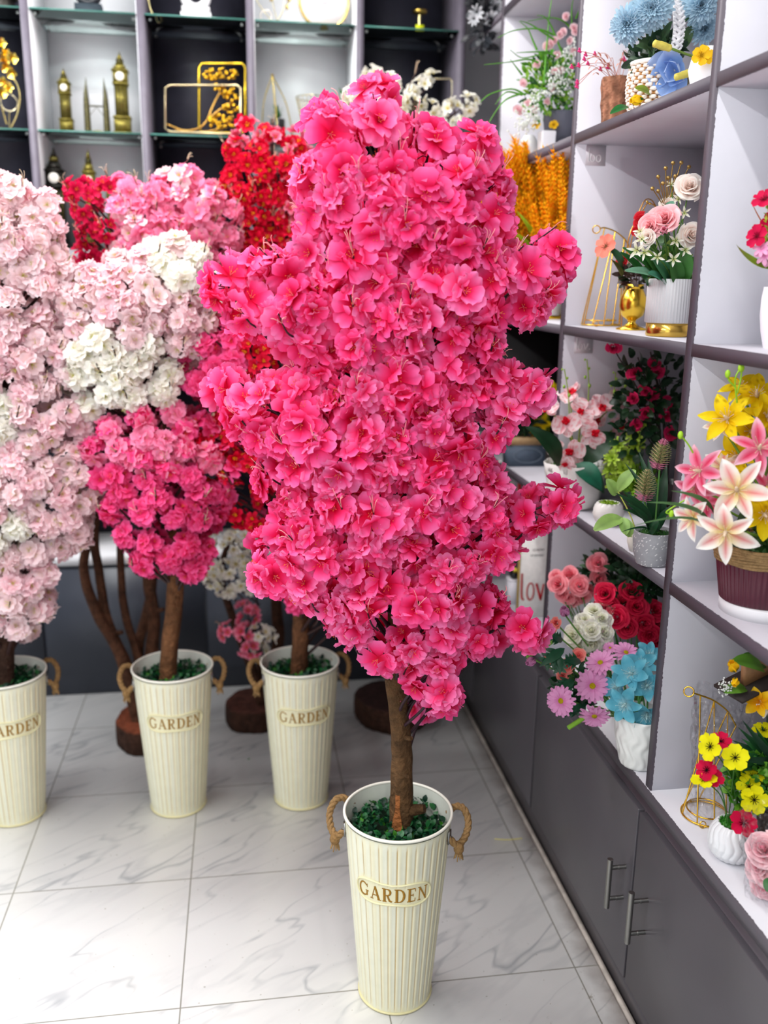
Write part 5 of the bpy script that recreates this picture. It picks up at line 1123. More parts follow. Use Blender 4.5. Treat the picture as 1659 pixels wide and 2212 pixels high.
g = G(); box(g, q+[-.022, -.02, 0], q+[.022, .03, .085], lin(222, 222, 230)); obj('carton', g, CERAM, t, False); g = G(); box(g, q+[-.0225, -.0205, .085], q+[.0225, .0305, .092], lin(232, 232, 238)); obj('lid', g, CERAM, t, False)
ctop = q+[0, 0, .092]
t = thing('black_pot', 'tiny black pot with a yellow ball on the white box', 'pot', ctop); pot_obj(t, shell([(.012, 0), (.018, .012), (.018, .024)]), ctop, lin(20, 20, 20)); g = G(); ball(g, ctop+[.003, -.002, .030], .0095, lin(230, 205, 70)); obj('yellow_ball', g, MATTE, t)
q = PX(1122, 1060, 1.0); top = P(1122, 1035, q[1]); q[2] = Z1
t = thing('candle_holder', 'tall dark candlestick carrying a red candle, below the far shelf', 'candle', q); pot_obj(t, [(.001, 0), (.03, 0), (.03, .006), (.006, .014), (.005, top[2]-Z1-.07), (.012, top[2]-Z1-.06), (.001, top[2]-Z1-.058)], q, lin(60, 50, 46), BRONZE, 20, name='stick')
g = G(); tube(g, [q+[0, 0, top[2]-Z1-.058], q+[.0, 0, top[2]-Z1+.002]], [.0085, .0075], lin(214, 20, 24), 14); obj('candle', g, CERAM, t, label='red candle')
# top far: black and white silk flowers, teal box
q = PX(1052, 90, .97); q[2] = BDZ[3]+TH; q[1] = 3.5
t = thing('potted_bouquet', 'black and white silk flowers on the topmost far shelf', 'artificial plant', q); pot_obj(t, shell([(.03, 0), (.04, .03), (.05, .05)]), q, lin(30, 30, 34))
pp = blooms(t, 'flower', [f_daisy(lin(180, 184, 190), lin(230, 232, 236), .03, 9, 1, 1, lin(30, 30, 30), .4, .5)], [(1030, 28, 1, -.3, 0), (1060, 40, 1, .2, -.2), (1072, 15, 1, .3, .2), (1024, 40, .8, -.3, -.2)], 3.42)
bush(t, P(1048, 30, 3.45), (.05, .04, .12), 120, .04, .02, [lin(30, 32, 38), lin(50, 54, 60)], seed=51)
q = np.array([.985, 3.5, Z4]); t = thing('box', 'teal and white box with a dark slot under the high far shelf', 'box', q)
a_ = P(1005, 255, 3.5); g = G(); box(g, (XR+.008, 3.40, Z4), (1.2, 3.62, Z4+.11), lin(206, 214, 214)); obj('carton', g, MATTE, t, False); g = G(); box(g, (XR+.006, 3.398, Z4+.075), (1.2, 3.401, Z4+.084), lin(30, 34, 34)); obj('slot', g, MATTE, t, False)
g = G(); box(g, (XR+.004, 3.404, Z4+.001), (XR+.0078, 3.615, Z4+.108), lin(120, 200, 196)); obj('teal_side', g, MATTE, t, False)

# ---------- bottom row, far cell: bouquets lying on the counter, daisies, turquoise magnolias
def bouquet(label, q, var, items, Y, name='rose', stem_c=GRN, cat='bouquet', tname='bouquet', lab=None, foliage=None, seed=0):
    t = thing(tname, label, cat, q); pp = blooms(t, name, var, [(i[0], i[1], i[2]*1.2)+tuple(i[3:]) for i in items], Y, lab); stems(t, pp, q+np.array([0, 0, .004]), .0018, stem_c, spread=.35)
    if foliage: bush(t, foliage[0], foliage[1], foliage[2], .028, .016, foliage[3], seed=seed)
    return t
q = np.array([1.02, 2.33, Z1]); Y = 2.30
bouquet('bunch of salmon pink roses at the left of the dark red ones', q, [f_rose(lin(236, 60, 110), lin(250, 160, 168), .022, i, 13) for i in range(3)],
        [(1204, 1262, 1.05, -.5, .1, .0), (1230, 1240, 1.0, -.2, .7, .02), (1252, 1265, 1.05, .1, .1, -.02), (1225, 1290, .9, -.2, -.6, 0), (1213, 1282, .85, -.7, -.4, 0), (1258, 1290, .9, .2, -.5, .02), (1272, 1278, .8, .5, -.2, .03), (1292, 1216, 1.05, .0, .2, .0), (1296, 1250, 1.0, .3, 0, .0), (1200, 1245, .8, -.6, .5, .03), (1238, 1300, .8, 0, -.8, .02)], Y, foliage=(P(1330, 1235, Y+.04), (.10, .04, .06), 260, [lin(30, 64, 34), lin(22, 50, 28), lin(90, 120, 90)]), seed=61)
q = np.array([1.02, 2.12, Z1]); Y = 2.08
bouquet('bunch of crimson roses under the speckled pot shelf', q, [f_rose(lin(150, 0, 34), lin(222, 18, 72), .023, i+5, 15) for i in range(3)],
        [(1306, 1283, 1.0, -.3, .2, .02), (1365, 1277, 1.08, .1, .4, .02), (1375, 1310, 1.05, .2, .1, 0), (1330, 1334, 1.08, -.2, -.1, -.02), (1355, 1357, 1.0, 0, -.3, -.02), (1392, 1348, 1.05, .3, -.1, -.02), (1415, 1318, 1.0, .5, .2, 0), (1403, 1372, 1.0, .3, -.5, -.03), (1345, 1303, .9, 0, .3, .03), (1318, 1310, .9, -.3, 0, .02), (1420, 1350, .9, .5, 0, 0), (1425, 1385, .9, .4, -.4, -.02), (1300, 1312, .8, -.6, -.2, .03)], Y, foliage=(P(1380, 1260, Y+.06), (.08, .05, .06), 200, [lin(24, 56, 30), lin(30, 70, 36)]), seed=62)
q = np.array([.955, 2.10, Z1]); Y = 2.03
t = bouquet('bunch of ivory white roses wrapped in clear plastic', q, [f_rose(lin(232, 234, 190), lin(246, 246, 230), .021, i+9, 15) for i in range(3)],
            [(1236, 1372, 1.05, -.6, .1, .0), (1262, 1340, 1.0, -.2, .6, .02), (1282, 1318, .9, 0, .8, .04), (1300, 1335, .95, .3, .5, .02), (1277, 1362, 1.05, 0, .1, -.02), (1305, 1365, 1.0, .4, .1, 0), (1252, 1392, 1.0, -.4, -.5, 0), (1280, 1392, 1.05, 0, -.6, -.02), (1308, 1392, .95, .5, -.5, 0), (1250, 1360, .9, -.4, .3, 0)], Y)
g = G(); rs_ = np.random.RandomState(8)
def wrap(g, cen, rx, rz, seed, nu=18, nv=30, ry=None, jag=.10, top=1.15):
    rs_ = np.random.RandomState(seed); V = []; ry = ry or rx; f = rs_.rand(8)*6.28
    for i in range(nu+1):
        t_ = i/nu; z = (-1+2*t_); r = (1-.35*(1-t_))*(1+.22*max(0, t_-.7))
        for j in range(nv):
            a = j*2*pi/nv; k = 1+jag*(sin(a*5+f[0]+t_*4)+.7*sin(a*9+f[1]-t_*7)+.6*sin(a*13+t_*19+f[2]))*.5+rs_.randn()*.02
            V.append(np.asarray(cen)+[rx*r*k*cos(a), ry*r*k*sin(a), rz*z*(1+.06*sin(a*4+f[3]))])
    g.add(np.array(V), grid_faces(nu, nv, True), (1, 1, 1)); return g
wrap(g, P(1277, 1358, Y), .052, .055, 3); obj('plastic_wrap', g, PLASTIC, t)
q = np.array([.93, 2.02, Z1]); Y = 1.95
t = thing('bouquet', 'bunch of mauve pink daisies spilling over the counter edge', 'bouquet', q)
DA = [f_daisy(lin(206, 110, 170), lin(226, 160, 204), .036, 15, 2, i, lin(190, 168, 20), .32, .10, .21) for i in range(3)]
pp = blooms(t, 'daisy', DA, [(1280, 1482, 1.12, -.1, .1, -.04), (1212, 1514, 1.0, -.5, -.1, -.06), (1284, 1546, 1.0, .0, -.9, -.06), (1297, 1432, 1.0, -.3, .9, -.02), (1352, 1410, .9, .3, 1.0, .0), (1318, 1400, .5, 0, 1, .03)], Y)
pb = blooms(t, 'daisy_bud', [f_bud(lin(206, 110, 170), lin(226, 160, 204), .034, 6)], [(1222, 1330, 1.0, -.2, .8, .03), (1158, 1402, 1.0, -1.2, .5, -.02), (1150, 1385, .9, -1, .8, 0), (1155, 1425, .9, -.8, -.4, -.02)], Y)
pr = blooms(t, 'coral_bloom', [f_rose(lin(230, 60, 80), lin(250, 150, 140), .018, 2, 11)], [(1225, 1440, 1, -.2, -.2, .0), (1200, 1345, .8, -.6, .2, .03), (1250, 1415, .9, 0, 0, .02), (1190, 1360, .8, -.7, 0, .02), (1215, 1460, .8, -.2, -.4, 0), (1182, 1428, .7, -.6, -.3, 0)], Y)
stems(t, pp+pb+pr, q+np.array([.03, .02, .015]), .0022, lin(90, 140, 60), spread=.5)
g = G(); tube(g, [P(1138, 1420, Y-.02), P(1175, 1400, Y-.01), P(1205, 1378, Y)], .0042, lin(110, 170, 60), 8); obj('cut_stem', g, STEM, t); g = G(); tube(g, [P(1228, 1572, Y-.07), P(1250, 1558, Y-.06), P(1290, 1530, Y-.02)], .0058, lin(120, 170, 50), 8); obj('cut_stem', g, STEM, t)
def lobed(root, x0, y0, x1, y1, w_, Y, c=DKG):
    a, b = P(x0, y0, Y), P(x1, y1, Y-.03); g = G(); d = b-a; L = np.linalg.norm(d); d /= L; up = TO(a); s = nrm(np.cross(d, up)); m = mpp(a)
    leaf(g, a, b, w_*m*.6, c, up, .08)
    for k in range(3):
        for sg in (-1, 1):
            p = a+d*L*(.25+.22*k); leaf(g, p, p+(d*.8+s*sg)*w_*m*(.75-.12*k), w_*m*.32, c, up, .08)
    obj('leaf', g, LEAF, root)
for it in ((1220, 1400, 1165, 1440, 34), (1215, 1385, 1190, 1372, 22), (1205, 1410, 1210, 1458, 28), (1255, 1430, 1215, 1425, 26), (1270, 1520, 1200, 1545, 24), (1240, 1470, 1205, 1490, 30), (1250, 1540, 1225, 1530, 22)): lobed(t, *it, Y-.01, lin(30, 82, 54))
bush(t, P(1240, 1490, Y+.02), (.05, .03, .05), 120, .03, .012, [lin(24, 60, 36), lin(30, 74, 44)], seed=66)
q = PZ(1377, 1650, Z1); Y = q[1]
t = thing('potted_magnolia', 'turquoise silk magnolias in a white wave-textured pot on the counter', 'artificial plant', q)
m = mpp(q); wv2 = lambda i, a, z: .0012*np.sin(a*16+2.0*np.sin(z*100+a*2))*(1 if i > 1 else 0)
pot_obj(t, shell([(1.14*float(np.interp(z, [0, .006, .04, .08, .115, .132], [.031, .037, .0445, .051, .0535, .0545])), z) for z in np.linspace(0, .132, 30)], depth=.018), q, lin(222, 224, 220), rmod=wv2, seg=120)
moss_top(t, q+[0, 0, .114], .056, lin(40, 120, 20), lin(80, 160, 40), 420, 16, .012)
TQ = [lin(176, 218, 226), lin(110, 186, 204), lin(88, 172, 194), lin(130, 200, 214)]
MG = [f_lily(TQ, .044, .66, 6, i, .5+.2*(i % 2), -.35, lin(200, 228, 228), stn=14, shp='oval') for i in range(4)]
pp = blooms(t, 'magnolia_bloom', MG, [(1366, 1456, 1.05, -.4, .2, .0), (1396, 1484, 1.08, .1, .2, -.02), (1352, 1520, 1.05, -.5, -.4, -.03), (1397, 1540, 1.05, .0, -.7, -.04), (1384, 1440, .95, .3, .6, .02), (1400, 1420, .9, .3, .9, .05), (1335, 1485, .9, -.9, .1, .02)], Y)
stems(t, pp, q+[0, 0, .12], .0022, lin(100, 160, 90))

# ---------- near column: lilies in the burgundy basket on a white disc
q = PZ(1648, 1318, Z2); q[0] = max(q[0], .975); Y = q[1]; m = mpp(q)
dc = q.copy(); t = thing('display_disc', 'round white low display stand under the burgundy lily bucket', 'stand', dc)
pot_obj(t, [(.001, 0), (.083, 0), (.083, .022), (.081, .024), (.001, .024)], dc, lin(224, 224, 226), name='disc')
q = q+[0, 0, .024]; B0 = q.copy()
t = thing('lily_arrangement', 'burgundy ribbed bucket bound with jute rope, full of yellow, pink and white lilies', 'artificial plant', q)
pot_obj(t, shell([(.083, 0), (.086, .003), (.094, .05), (.104, .108)], depth=.02), q, lin(78, 22, 40), TIN, 300, lambda i, a, z: .0014*np.sin(a*60)*(1 if 1 < i < 5 else 0), name='bucket', sq=(1, .85))
g = G()
for k in range(7): 
    z = .083+.0052*k; rr = .1005+.0012*k; pts = [q+[rr*cos(a), rr*.85*sin(a), z+.0012*sin(a*6+k)] for a in np.linspace(0, 2*pi, 61)[:-1]]; tube(g, pts, .0036, lin(150, 122, 84), 6, closed=True)
o = obj('rope_binding', g, ROPE, t); o['kind'] = 'stuff'
g = G(); tube(g, smooth_path([q+[-.035, -.087, .10], q+[-.030, -.094, .135], q+[.0, -.098, .142], q+[.03, -.094, .13], q+[.035, -.088, .10]], 6), .0058, lin(150, 122, 84), 8); obj('rope_handle', g, ROPE, t)
moss_top(t, q+[0, 0, .096], .095, lin(30, 70, 24), lin(70, 110, 40), 420, 22, .02, sq=(1, .85)); bush(t, q+[-.02, -.02, .125], (.07, .06, .02), 160, .016, .008, [lin(40, 80, 36), lin(60, 100, 44)], seed=71)
def LL(cols, L, i, sp=None, W=.42, rib=None): return f_lily(cols, L, W, 6, i, .35, -.55, lin(240, 222, 196), sp, 12, rib=rib)
YL = [LL([lin(226, 180, 0), lin(246, 214, 16), lin(250, 226, 40)], .052, i, (lin(130, 60, 0), .05), .52) for i in range(3)]
PL_ = [LL([lin(240, 130, 160), lin(246, 160, 190), lin(250, 206, 220)], .050, i+3, None, .46, (lin(216, 16, 76), .55, .95)) for i in range(3)]
WL = [LL([lin(240, 216, 120), lin(250, 244, 232), lin(252, 250, 246)], .056, i+6, None, .52, (lin(226, 84, 96), .38, .8)) for i in range(3)]
pl1 = blooms(t, 'lily', YL, [(1572, 906, 1.0, -.3, .3, .02), (1635, 858, 1.0, .0, .6, .04), (1600, 840, .8, -.1, .9, .08), (1620, 930, .9, .1, -.2, .06), (1650, 1110, 1.0, .2, -.2, -.08), (1592, 985, .9, -.4, -.1, .05), (1655, 900, .9, .4, .2, .02)], Y, 'yellow lily')
pl2 = blooms(t, 'lily', PL_, [(1513, 1018, 1.0, -.7, .1, -.02), (1640, 970, 1.05, .1, .3, -.06), (1655, 1050, 1.0, .5, -.1, -.04), (1500, 1052, .8, -.8, -.5, .0), (1530, 1085, .9, -.5, -.3, .04)], Y, 'pink lily')
pl3 = blooms(t, 'lily', WL, [(1592, 1060, 1.08, -.05, .2, -.08), (1568, 1148, 1.02, -.1, -.3, -.10), (1560, 920, .6, -.2, .3, .05), (1498, 1118, .75, -1.2, -.1, -.04), (1560, 1010, .7, -.2, .2, .06)], Y, 'white lily with red stripes')
stems(t, pl1+pl2+pl3, q+[0, 0, .10], .0024, lin(110, 150, 50))
g = G()
for pts in ([(1592, 870), (1588, 820), (1600, 795)], [(1590, 838), (1575, 822), (1572, 808)], [(1592, 850), (1600, 820), (1602, 795)], [(1512, 1010), (1490, 965), (1470, 940)], [(1480, 1080), (1440, 1105), (1450, 1110)]):
    q_ = smooth_path([P(x, y, Y) for x, y in pts], 5); tube(g, q_, .0016, lin(150, 200, 40), 5); ball(g, q_[-1], .0052, lin(160, 205, 40), 8, 6, (1, 1, 1.5))
o = obj('bud_sprays', g, LEAF, t); o['kind'] = 'stuff'
leaves(t, [(1540, 1160, 1395, 1085, 14, -.02, -.07), (1545, 1170, 1362, 1138, 8, -.02, -.10), (1540, 1130, 1450, 1060, 16, .0, -.04), (1600, 1170, 1630, 1190, 22, -.05, -.08), (1560, 1150, 1550, 1050, 20, .04, .04), (1600, 1150, 1620, 1080, 24, .03, .03), (1580, 1160, 1540, 1090, 20, .02, .02)], Y, lin(70, 104, 60), sag=.2)

# third row, near: faceted pot with mixed small flowers at the right edge
q = PZ(1680, 730, Z3) if False else np.array([1.03, 1.42, Z3]); q = PX(1683, 705, .99); q[2] = Z3; Y = q[1]; m = mpp(q)
t = thing('potted_bouquet', 'white faceted pot with crimson, pink and lime flowers at the right edge', 'artificial plant', q)
g = G(); n = 10; pr = [(.024, 0), (.032, .03), (.036, .06), (.037, .09), (.034, .112)]
V = [q+[r*cos((j+.5*(i % 2))*2*pi/n), r*sin((j+.5*(i % 2))*2*pi/n), z] for i, (r, z) in enumerate(pr) for j in range(n)]; F = []
for i in range(4):
    for j in range(n):
        a = i*n+j; b_ = i*n+(j+1) % n; c_ = a+n; d_ = b_+n
        F += ([(a, b_, c_), (b_, d_, c_)] if i % 2 == 0 else [(a, b_, d_), (a, d_, c_)])
g.add(V, F, lin(236, 234, 240)); g.add([q+[0, 0, .0]]+list(V[:n]), [(0, j+1, (j+1) % n+1) for j in range(n)][::-1], lin(236, 234, 240)); obj('pot', g, CERAM, t, False); moss_top(t, q+[0, 0, .10], .030, DKG, GRN, 120, 31)
pp = blooms(t, 'crimson_flower', [f_pansy(lin(206, 10, 70), .022, 3, lin(120, 0, 30))], [(1652, 431, 1, -.3, 1.0, -.02), (1636, 510, .9, -.7, .4, -.02), (1672, 480, 1, 0, .2, 0)], Y)
p2 = blooms(t, 'pink_flower', [f_daisy(lin(236, 130, 190), lin(246, 180, 216), .016, 8, 1, 2, lin(236, 150, 190), .5)], [(1646, 536, 1, -.4, .3, -.03), (1652, 550, 1.1, -.2, 0, -.03), (1665, 560, 1, .2, 0, -.02)], Y)
stems(t, pp+p2, q+[0, 0, .10], .0016, lin(90, 130, 50)); leaves(t, [(1668, 580, 1590, 528, 24, -.01, -.05), (1675, 590, 1650, 500, 20, 0, .0), (1660, 500, 1622, 432, 3, .01, .02, lin(190, 120, 90)), (1680, 590, 1690, 480, 26, 0, 0)], Y, lin(120, 150, 30), sag=-.08)
bush(t, P(1662, 500, Y), (.014, .014, .05), 130, .009, .005, [lin(190, 210, 60), lin(150, 180, 60)], seed=81)

# ---------- bottom row, near
qs = PZ(1512, 1762, Z1); qs = qs+[.012, 0, 0]
t = wire_stand('gold wire stand still wrapped in crinkled clear plastic, on the counter', [(1497, 1497, 0), (1513, 1502, 0), (1543, 1514, 0), (1572, 1537, 0), (1590, 1568, 0)], [(1, 3.9), (2, 4.6), (3, 5.2), (2, 3.0), (3, 2.2), (4, 1.4)], qs[1], qs, .050)
g = G(); wrap(g, qs+[.012, .0, .14], .058, .138, 9, 26, 40, jag=.2); obj('plastic_wrap', g, PLASTIC, t)
q = PZ(1578, 1850, Z1); Y = q[1]; m = mpp(q)
t = thing('potted_pansies', 'yellow and red silk pansies in a round white wavy pot', 'artificial plant', q)
R_ = 49*m
wv3 = lambda i, a, z: .0030*np.abs(np.sin(a*9+.9*np.sin(z/R_*5.2)))**.5*(1 if i > 1 else 0)
pot_obj(t, shell([(R_*float(np.interp(z, [0, .12, .4, .75, 1.1, 1.42, 1.68], [.50, .72, .93, 1.0, .97, .85, .66])), z*R_) for z in np.linspace(0, 1.68, 30)], .003, .012), q, lin(220, 222, 224), rmod=wv3, seg=200)
moss_top(t, q+[0, 0, R_*1.58], R_*.66, lin(40, 120, 20), lin(70, 150, 30), 260, 41, .01)
fc = q+[.006, .0, R_*1.8+.075]
bush(t, fc+[.022, 0, .012], (.058, .045, .062), 520, .0135, .0125, [lin(70, 140, 30), lin(50, 110, 30), lin(110, 170, 50)], seed=42)
YP = [f_pansy(lin(238, 232, 20), .0225, i) for i in range(3)]; RP = [f_pansy(lin(206, 14, 66), .0215, i) for i in range(2)]
pp = blooms(t, 'yellow_pansy', YP, [(1535, 1613, 1.1, -.9, .2, -.03), (1588, 1637, 1.1, .0, .2, -.05), (1618, 1700, 1.0, .1, 1.0, -.04), (1629, 1728, 1.12, .2, 0, -.06), (1521, 1686, 1.05, -.2, 1.7, -.04), (1649, 1578, .9, .3, 1.4, .0), (1626, 1677, .9, .2, 1.6, -.02), (1645, 1680, .8, .4, 1.2, .0)], Y)
p2 = blooms(t, 'red_pansy', RP, [(1557, 1602, .9, .2, 1.0, -.01), (1527, 1664, 1.0, -.8, .5, -.03), (1543, 1680, .8, .2, .3, -.04), (1606, 1779, 1.15, .2, .2, -.075)], Y)
stems(t, pp+p2, q+[0, 0, R_*1.6], .0013, lin(60, 110, 40))
q = PZ(1700, 1840, Z1); q = q+[.06, .03, 0]; Y = 1.50
q = np.array([1.06, 1.50, Z1]); t = thing('potted_palm', 'dark green fan palm leaves filling the cell behind the pansies', 'artificial plant', q)
pot_obj(t, shell([(.04, 0), (.05, .04), (.055, .09)]), q, lin(70, 60, 52), MATTE); oc = P(1668, 1640, Y+.0)
tube_g = G(); tube(tube_g, smooth_path([q+[0, 0, .08], (q+oc)/2+[0, 0, .03], oc], 5), .004, lin(50, 90, 40), 6); obj('stem', tube_g, STEM, t)
for i in range(26):
    a = radians(50+i*9.2); L = (88+16*sin(i*1.7)); x1 = 1668+L*cos(a)*1.15; y1 = 1640-L*sin(a)*1.0; g = G(); b = P(x1, y1, Y-.02-.03*sin(i)); leaf(g, oc+[0, -.005*(i % 3), 0], b, 17*mpp(b), [lin(26, 74, 38), lin(36, 92, 44), lin(20, 60, 34)][i % 3], TO(b), .1, .3, 7); obj('leaf', g, LEAF, t)
q = P(1640, 1470, 1.50); z_ = q[2]
q0 = np.array([1.10, 1.56, Z1]); t = thing('wooden_planter', 'wooden plank planter with yellow tulips and green leaves high in the near cell', 'planter', q0)
g = G(); a_ = P(1603, 1478, 1.52); b_ = a_+np.array([.17, .06, .035]); up_ = np.array([0, -.1, 1])
ex_ = nrm(b_-a_); ez_ = nrm(up_-ex_*(up_ @ ex_)); ey_ = np.cross(ez_, ex_); RR = np.array([ex_, ey_, ez_]).T
obox(g, (a_+b_)/2+ez_*.02, (.09, .006, .022), RR, lin(150, 108, 72)); obj('plank', g, WICK, t, False)
g = G(); obox(g, (a_+b_)/2-ez_*.006-ex_*.015, (.115, .035, .003), RR, lin(40, 30, 26)); obj('tray', g, MATTE, t, False)
g = G(); bot = (a_+b_)/2+ex_*.05; tube(g, [q0, [q0[0], q0[1], bot[2]-.01]], .006, lin(60, 46, 36), 8); tube(g, [[q0[0], q0[1], bot[2]-.012], bot-ez_*.008], .006, lin(60, 46, 36), 8); o = obj('stand', g, BARK, t)
leaves(t, [(1650, 1448, 1582, 1428, 40, .0, -.02, lin(80, 130, 30)), (1612, 1488, 1564, 1496, 30, .0, -.02, lin(90, 140, 40)), (1655, 1440, 1600, 1418, 34, .02, .02, lin(60, 110, 40))], 1.51, GRN, shape='oval')
blooms(t, 'tulip', [f_bud(lin(240, 180, 10), lin(250, 210, 30), .030, 5, 1)], [(1588, 1450, 1, -.4, 1.0, -.02), (1590, 1465, .7, -.2, -.9, -.01)], 1.50); blooms(t, 'daffodil', [f_lily([lin(230, 150, 0), lin(246, 190, 10), lin(250, 210, 60)], .03, .7, 6, 2, .4, -.3, lin(240, 160, 20), stn=4), f_daisy(lin(240, 240, 230), lin(250, 250, 246), .022, 10, 1, 1, lin(230, 220, 120), .3)], [(1640, 1516, 1, -.3, 0, -.01), (1660, 1530, 1, .2, -.1, -.02)], 1.50)
g = G(); rs_ = np.random.RandomState(6)
for i in range(60): ball(g, P(1560+rs_.rand()*22-8*(i % 2), 1483+rs_.randn()*9, 1.49), .0016, lin(246, 248, 246), 5, 3)
for i in range(5): tube(g, [P(1600, 1488, 1.50), P(1555+7*i, 1478+5*i, 1.49)], .0008, lin(150, 180, 130), 4)
o = obj('tiny_flowers', g, PETAL, t); o['kind'] = 'stuff'
q = PZ(1672, 1945, Z1); q = q+[.03, .0, 0]; Y = q[1]
t = thing('bouquet', 'pale pink roses bagged in clear plastic at the bottom right edge', 'bouquet', q)
pp = blooms(t, 'rose', [f_rose(lin(236, 110, 150), lin(250, 206, 210), .034, i, 15) for i in range(2)], [(1650, 1835, 1.0, -.2, .4, -.0), (1668, 1880, 1.1, .1, 0, -.01), (1640, 1870, .8, -.7, 0, 0), (1690, 1830, 1, .3, .4, 0), (1655, 1915, .9, -.2, -.5, 0)], Y); stems(t, pp, q+[0, 0, .004], .002)
leaves(t, [(1672, 1900, 1655, 1925, 30, -.04, -.05), (1680, 1890, 1665, 1870, 24, -.04, -.05)], Y, lin(60, 110, 60), shape='oval')
g = G(); wrap(g, P(1672, 1865, Y)+[0, 0, .01], .062, .078, 15, 22, 36, jag=.16); obj('plastic_wrap', g, PLASTIC, t)

# ================================================================== ornaments in the back unit
YS = YB+.10
BG, BD = lin(122, 112, 50), lin(74, 70, 40)
def clock_tower(px0, px1, ytop, ybot, zb, label, cols=(BG, BD), yoff=0):
    Yt = YS+yoff; c = P((px0+px1)/2, ybot, Yt); c[2] = zb+.0005; m = mpp(c); W = (px1-px0)*m; top = P((px0+px1)/2, ytop, Yt); H = top[2]-zb
    t = thing('clock_tower_figurine', label, 'figurine', c); a, b = cols; g = G(); hw = W/2
    for (z0, z1, w0) in ((0, .04, 1.0), (.04, .20, .84), (.20, .23, .9), (.23, .60, .66), (.60, .63, .80), (.63, .76, .74), (.76, .78, .86)): box(g, c+[-hw*w0, -hw*w0, H*z0], c+[hw*w0, hw*w0, H*z1], a)
    for sx in (-1, -.33, .33, 1): box(g, c+[hw*.62*sx-.0012, -hw*.70, H*.24], c+[hw*.62*sx+.0012, -hw*.66, H*.59], b)
    for k in range(9): box(g, c+[-hw*.6, -hw*.69, H*(.25+.036*k)], c+[hw*.6, -hw*.665, H*(.256+.036*k)], b)
    obox(g, c+[0, 0, H*.82], (hw*.62, hw*.62, H*.04), None, a, .62); obox(g, c+[0, 0, H*.88], (hw*.36, hw*.36, H*.022), None, b, 1.0)
    obox(g, c+[0, 0, H*.945], (hw*.3, hw*.3, H*.045), None, a, .05); tube(g, [c+[0, 0, H*.97], c+[0, 0, H]], .0008, a, 4)
    for sx in (-1, 1): obox(g, c+[hw*.62*sx, -hw*.62, H*.80], (hw*.08, hw*.08, H*.035), None, a, .1)
    obj('tower', g, BRONZE, t, False); g = G(); p = c+[0, -hw*.745, H*.695]; R_ = frame((0, -1, 0)); lathe(g, [(.001, .003), (hw*.5, .003), (hw*.52, 0)], p, lin(238, 236, 226), 24, R=R_); f = obj('clock_face', g, CERAM, t); g = G(); torus(g, p+[0, -.003, 0], hw*.52, hw*.06, a, R_, 24, 5)
    tube(g, [p+[0, -.0045, 0], p+[0, -.0045, hw*.38]], .0007, lin(40, 36, 30), 4); tube(g, [p+[0, -.0045, 0], p+[hw*.24, -.0045, hw*.1]], .0008, lin(40, 36, 30), 4); obj('clock_rim', g, BRONZE, t); return t
clock_tower(130, 161, 148, 280, 2.2385, 'small bronze clock tower on the glass shelf, leftmost of the three figurines')
clock_tower(247, 286, 112, 284, 2.2385, 'tallest bronze clock tower on the glass shelf, right of the twin spires')
clock_tower(106, 152, 318, 520, 1.8205, 'black and bronze clock tower on the grey board below the small one', (lin(40, 38, 34), lin(110, 100, 50)))
clock_tower(185, 216, 322, 500, 1.8205, 'olive bronze clock tower on the grey board, half hidden by crimson blossom')
c = P(211, 281, YS); c[2] = 2.239; t = thing('twin_spires_figurine', 'bronze twin spires joined by a sky bridge on the glass shelf', 'figurine', c); m = mpp(c)
g = G()
for sx in (-1, 1):
    b_ = c+[sx*20*m, 0, .012]; H = 108*m; tube(g, [b_, b_+[0, 0, H*.45], b_+[-sx*.0, 0, H*.7], b_+[-sx*.002, 0, H*.85], b_+[-sx*.003, 0, H]], [7*m, 6.5*m, 4.8*m, 2.2*m, .3*m], lin(80, 78, 56), 10)
    for k in range(10): torus(g, b_+[0, 0, H*(.05+.06*k)], 7.1*m-k*.12*m, .0012, BG, seg=12, s2=4)
tube(g, [c+[-16*m, 0, 58*m], c+[16*m, 0, 58*m]], 1.6*m, BD, 6); tube(g, [c+[-14*m, 0, 40*m], c+[0, 0, 56*m], c+[14*m, 0, 40*m]], .7*m, BD, 4)
o = obj('spires', g, BRONZE, t); o['kind'] = 'stuff'; g = G(); lathe(g, [(.001, 0), (29*m, 0), (27*m, .008), (16*m, .014), (.001, .018)], c, lin(206, 186, 70), 32, sq=(1, .6)); obj('base', g, GOLD, t)
# small bronze spires on the board
for (px, yt, lb) in ((238, 362, 'thin bronze candle spire on the board'), (290, 368, 'bronze arch model on the board beside the divider')):
    c = P(px, 500, YS); c[2] = 1.8205; m = mpp(c); t = thing('spire_figurine', lb, 'figurine', c); top = P(px, yt, YS)[2]-c[2]; g = G()
    for dx in ((0,) if px == 238 else (-8, 6)): tube(g, [c+[dx*m, 0, 0], c+[dx*m, 0, top*.6], c+[dx*m, 0, top*.62], c+[dx*m, 0, top]], [4*m, 3*m, 4.5*m, .5*m], BG, 8)
    lathe(g, [(.001, 0), (14*m, 0), (12*m, 5*m), (.001, 6*m)], c, BG, 20); o = obj('spire', g, BRONZE, t); o['kind'] = 'stuff'
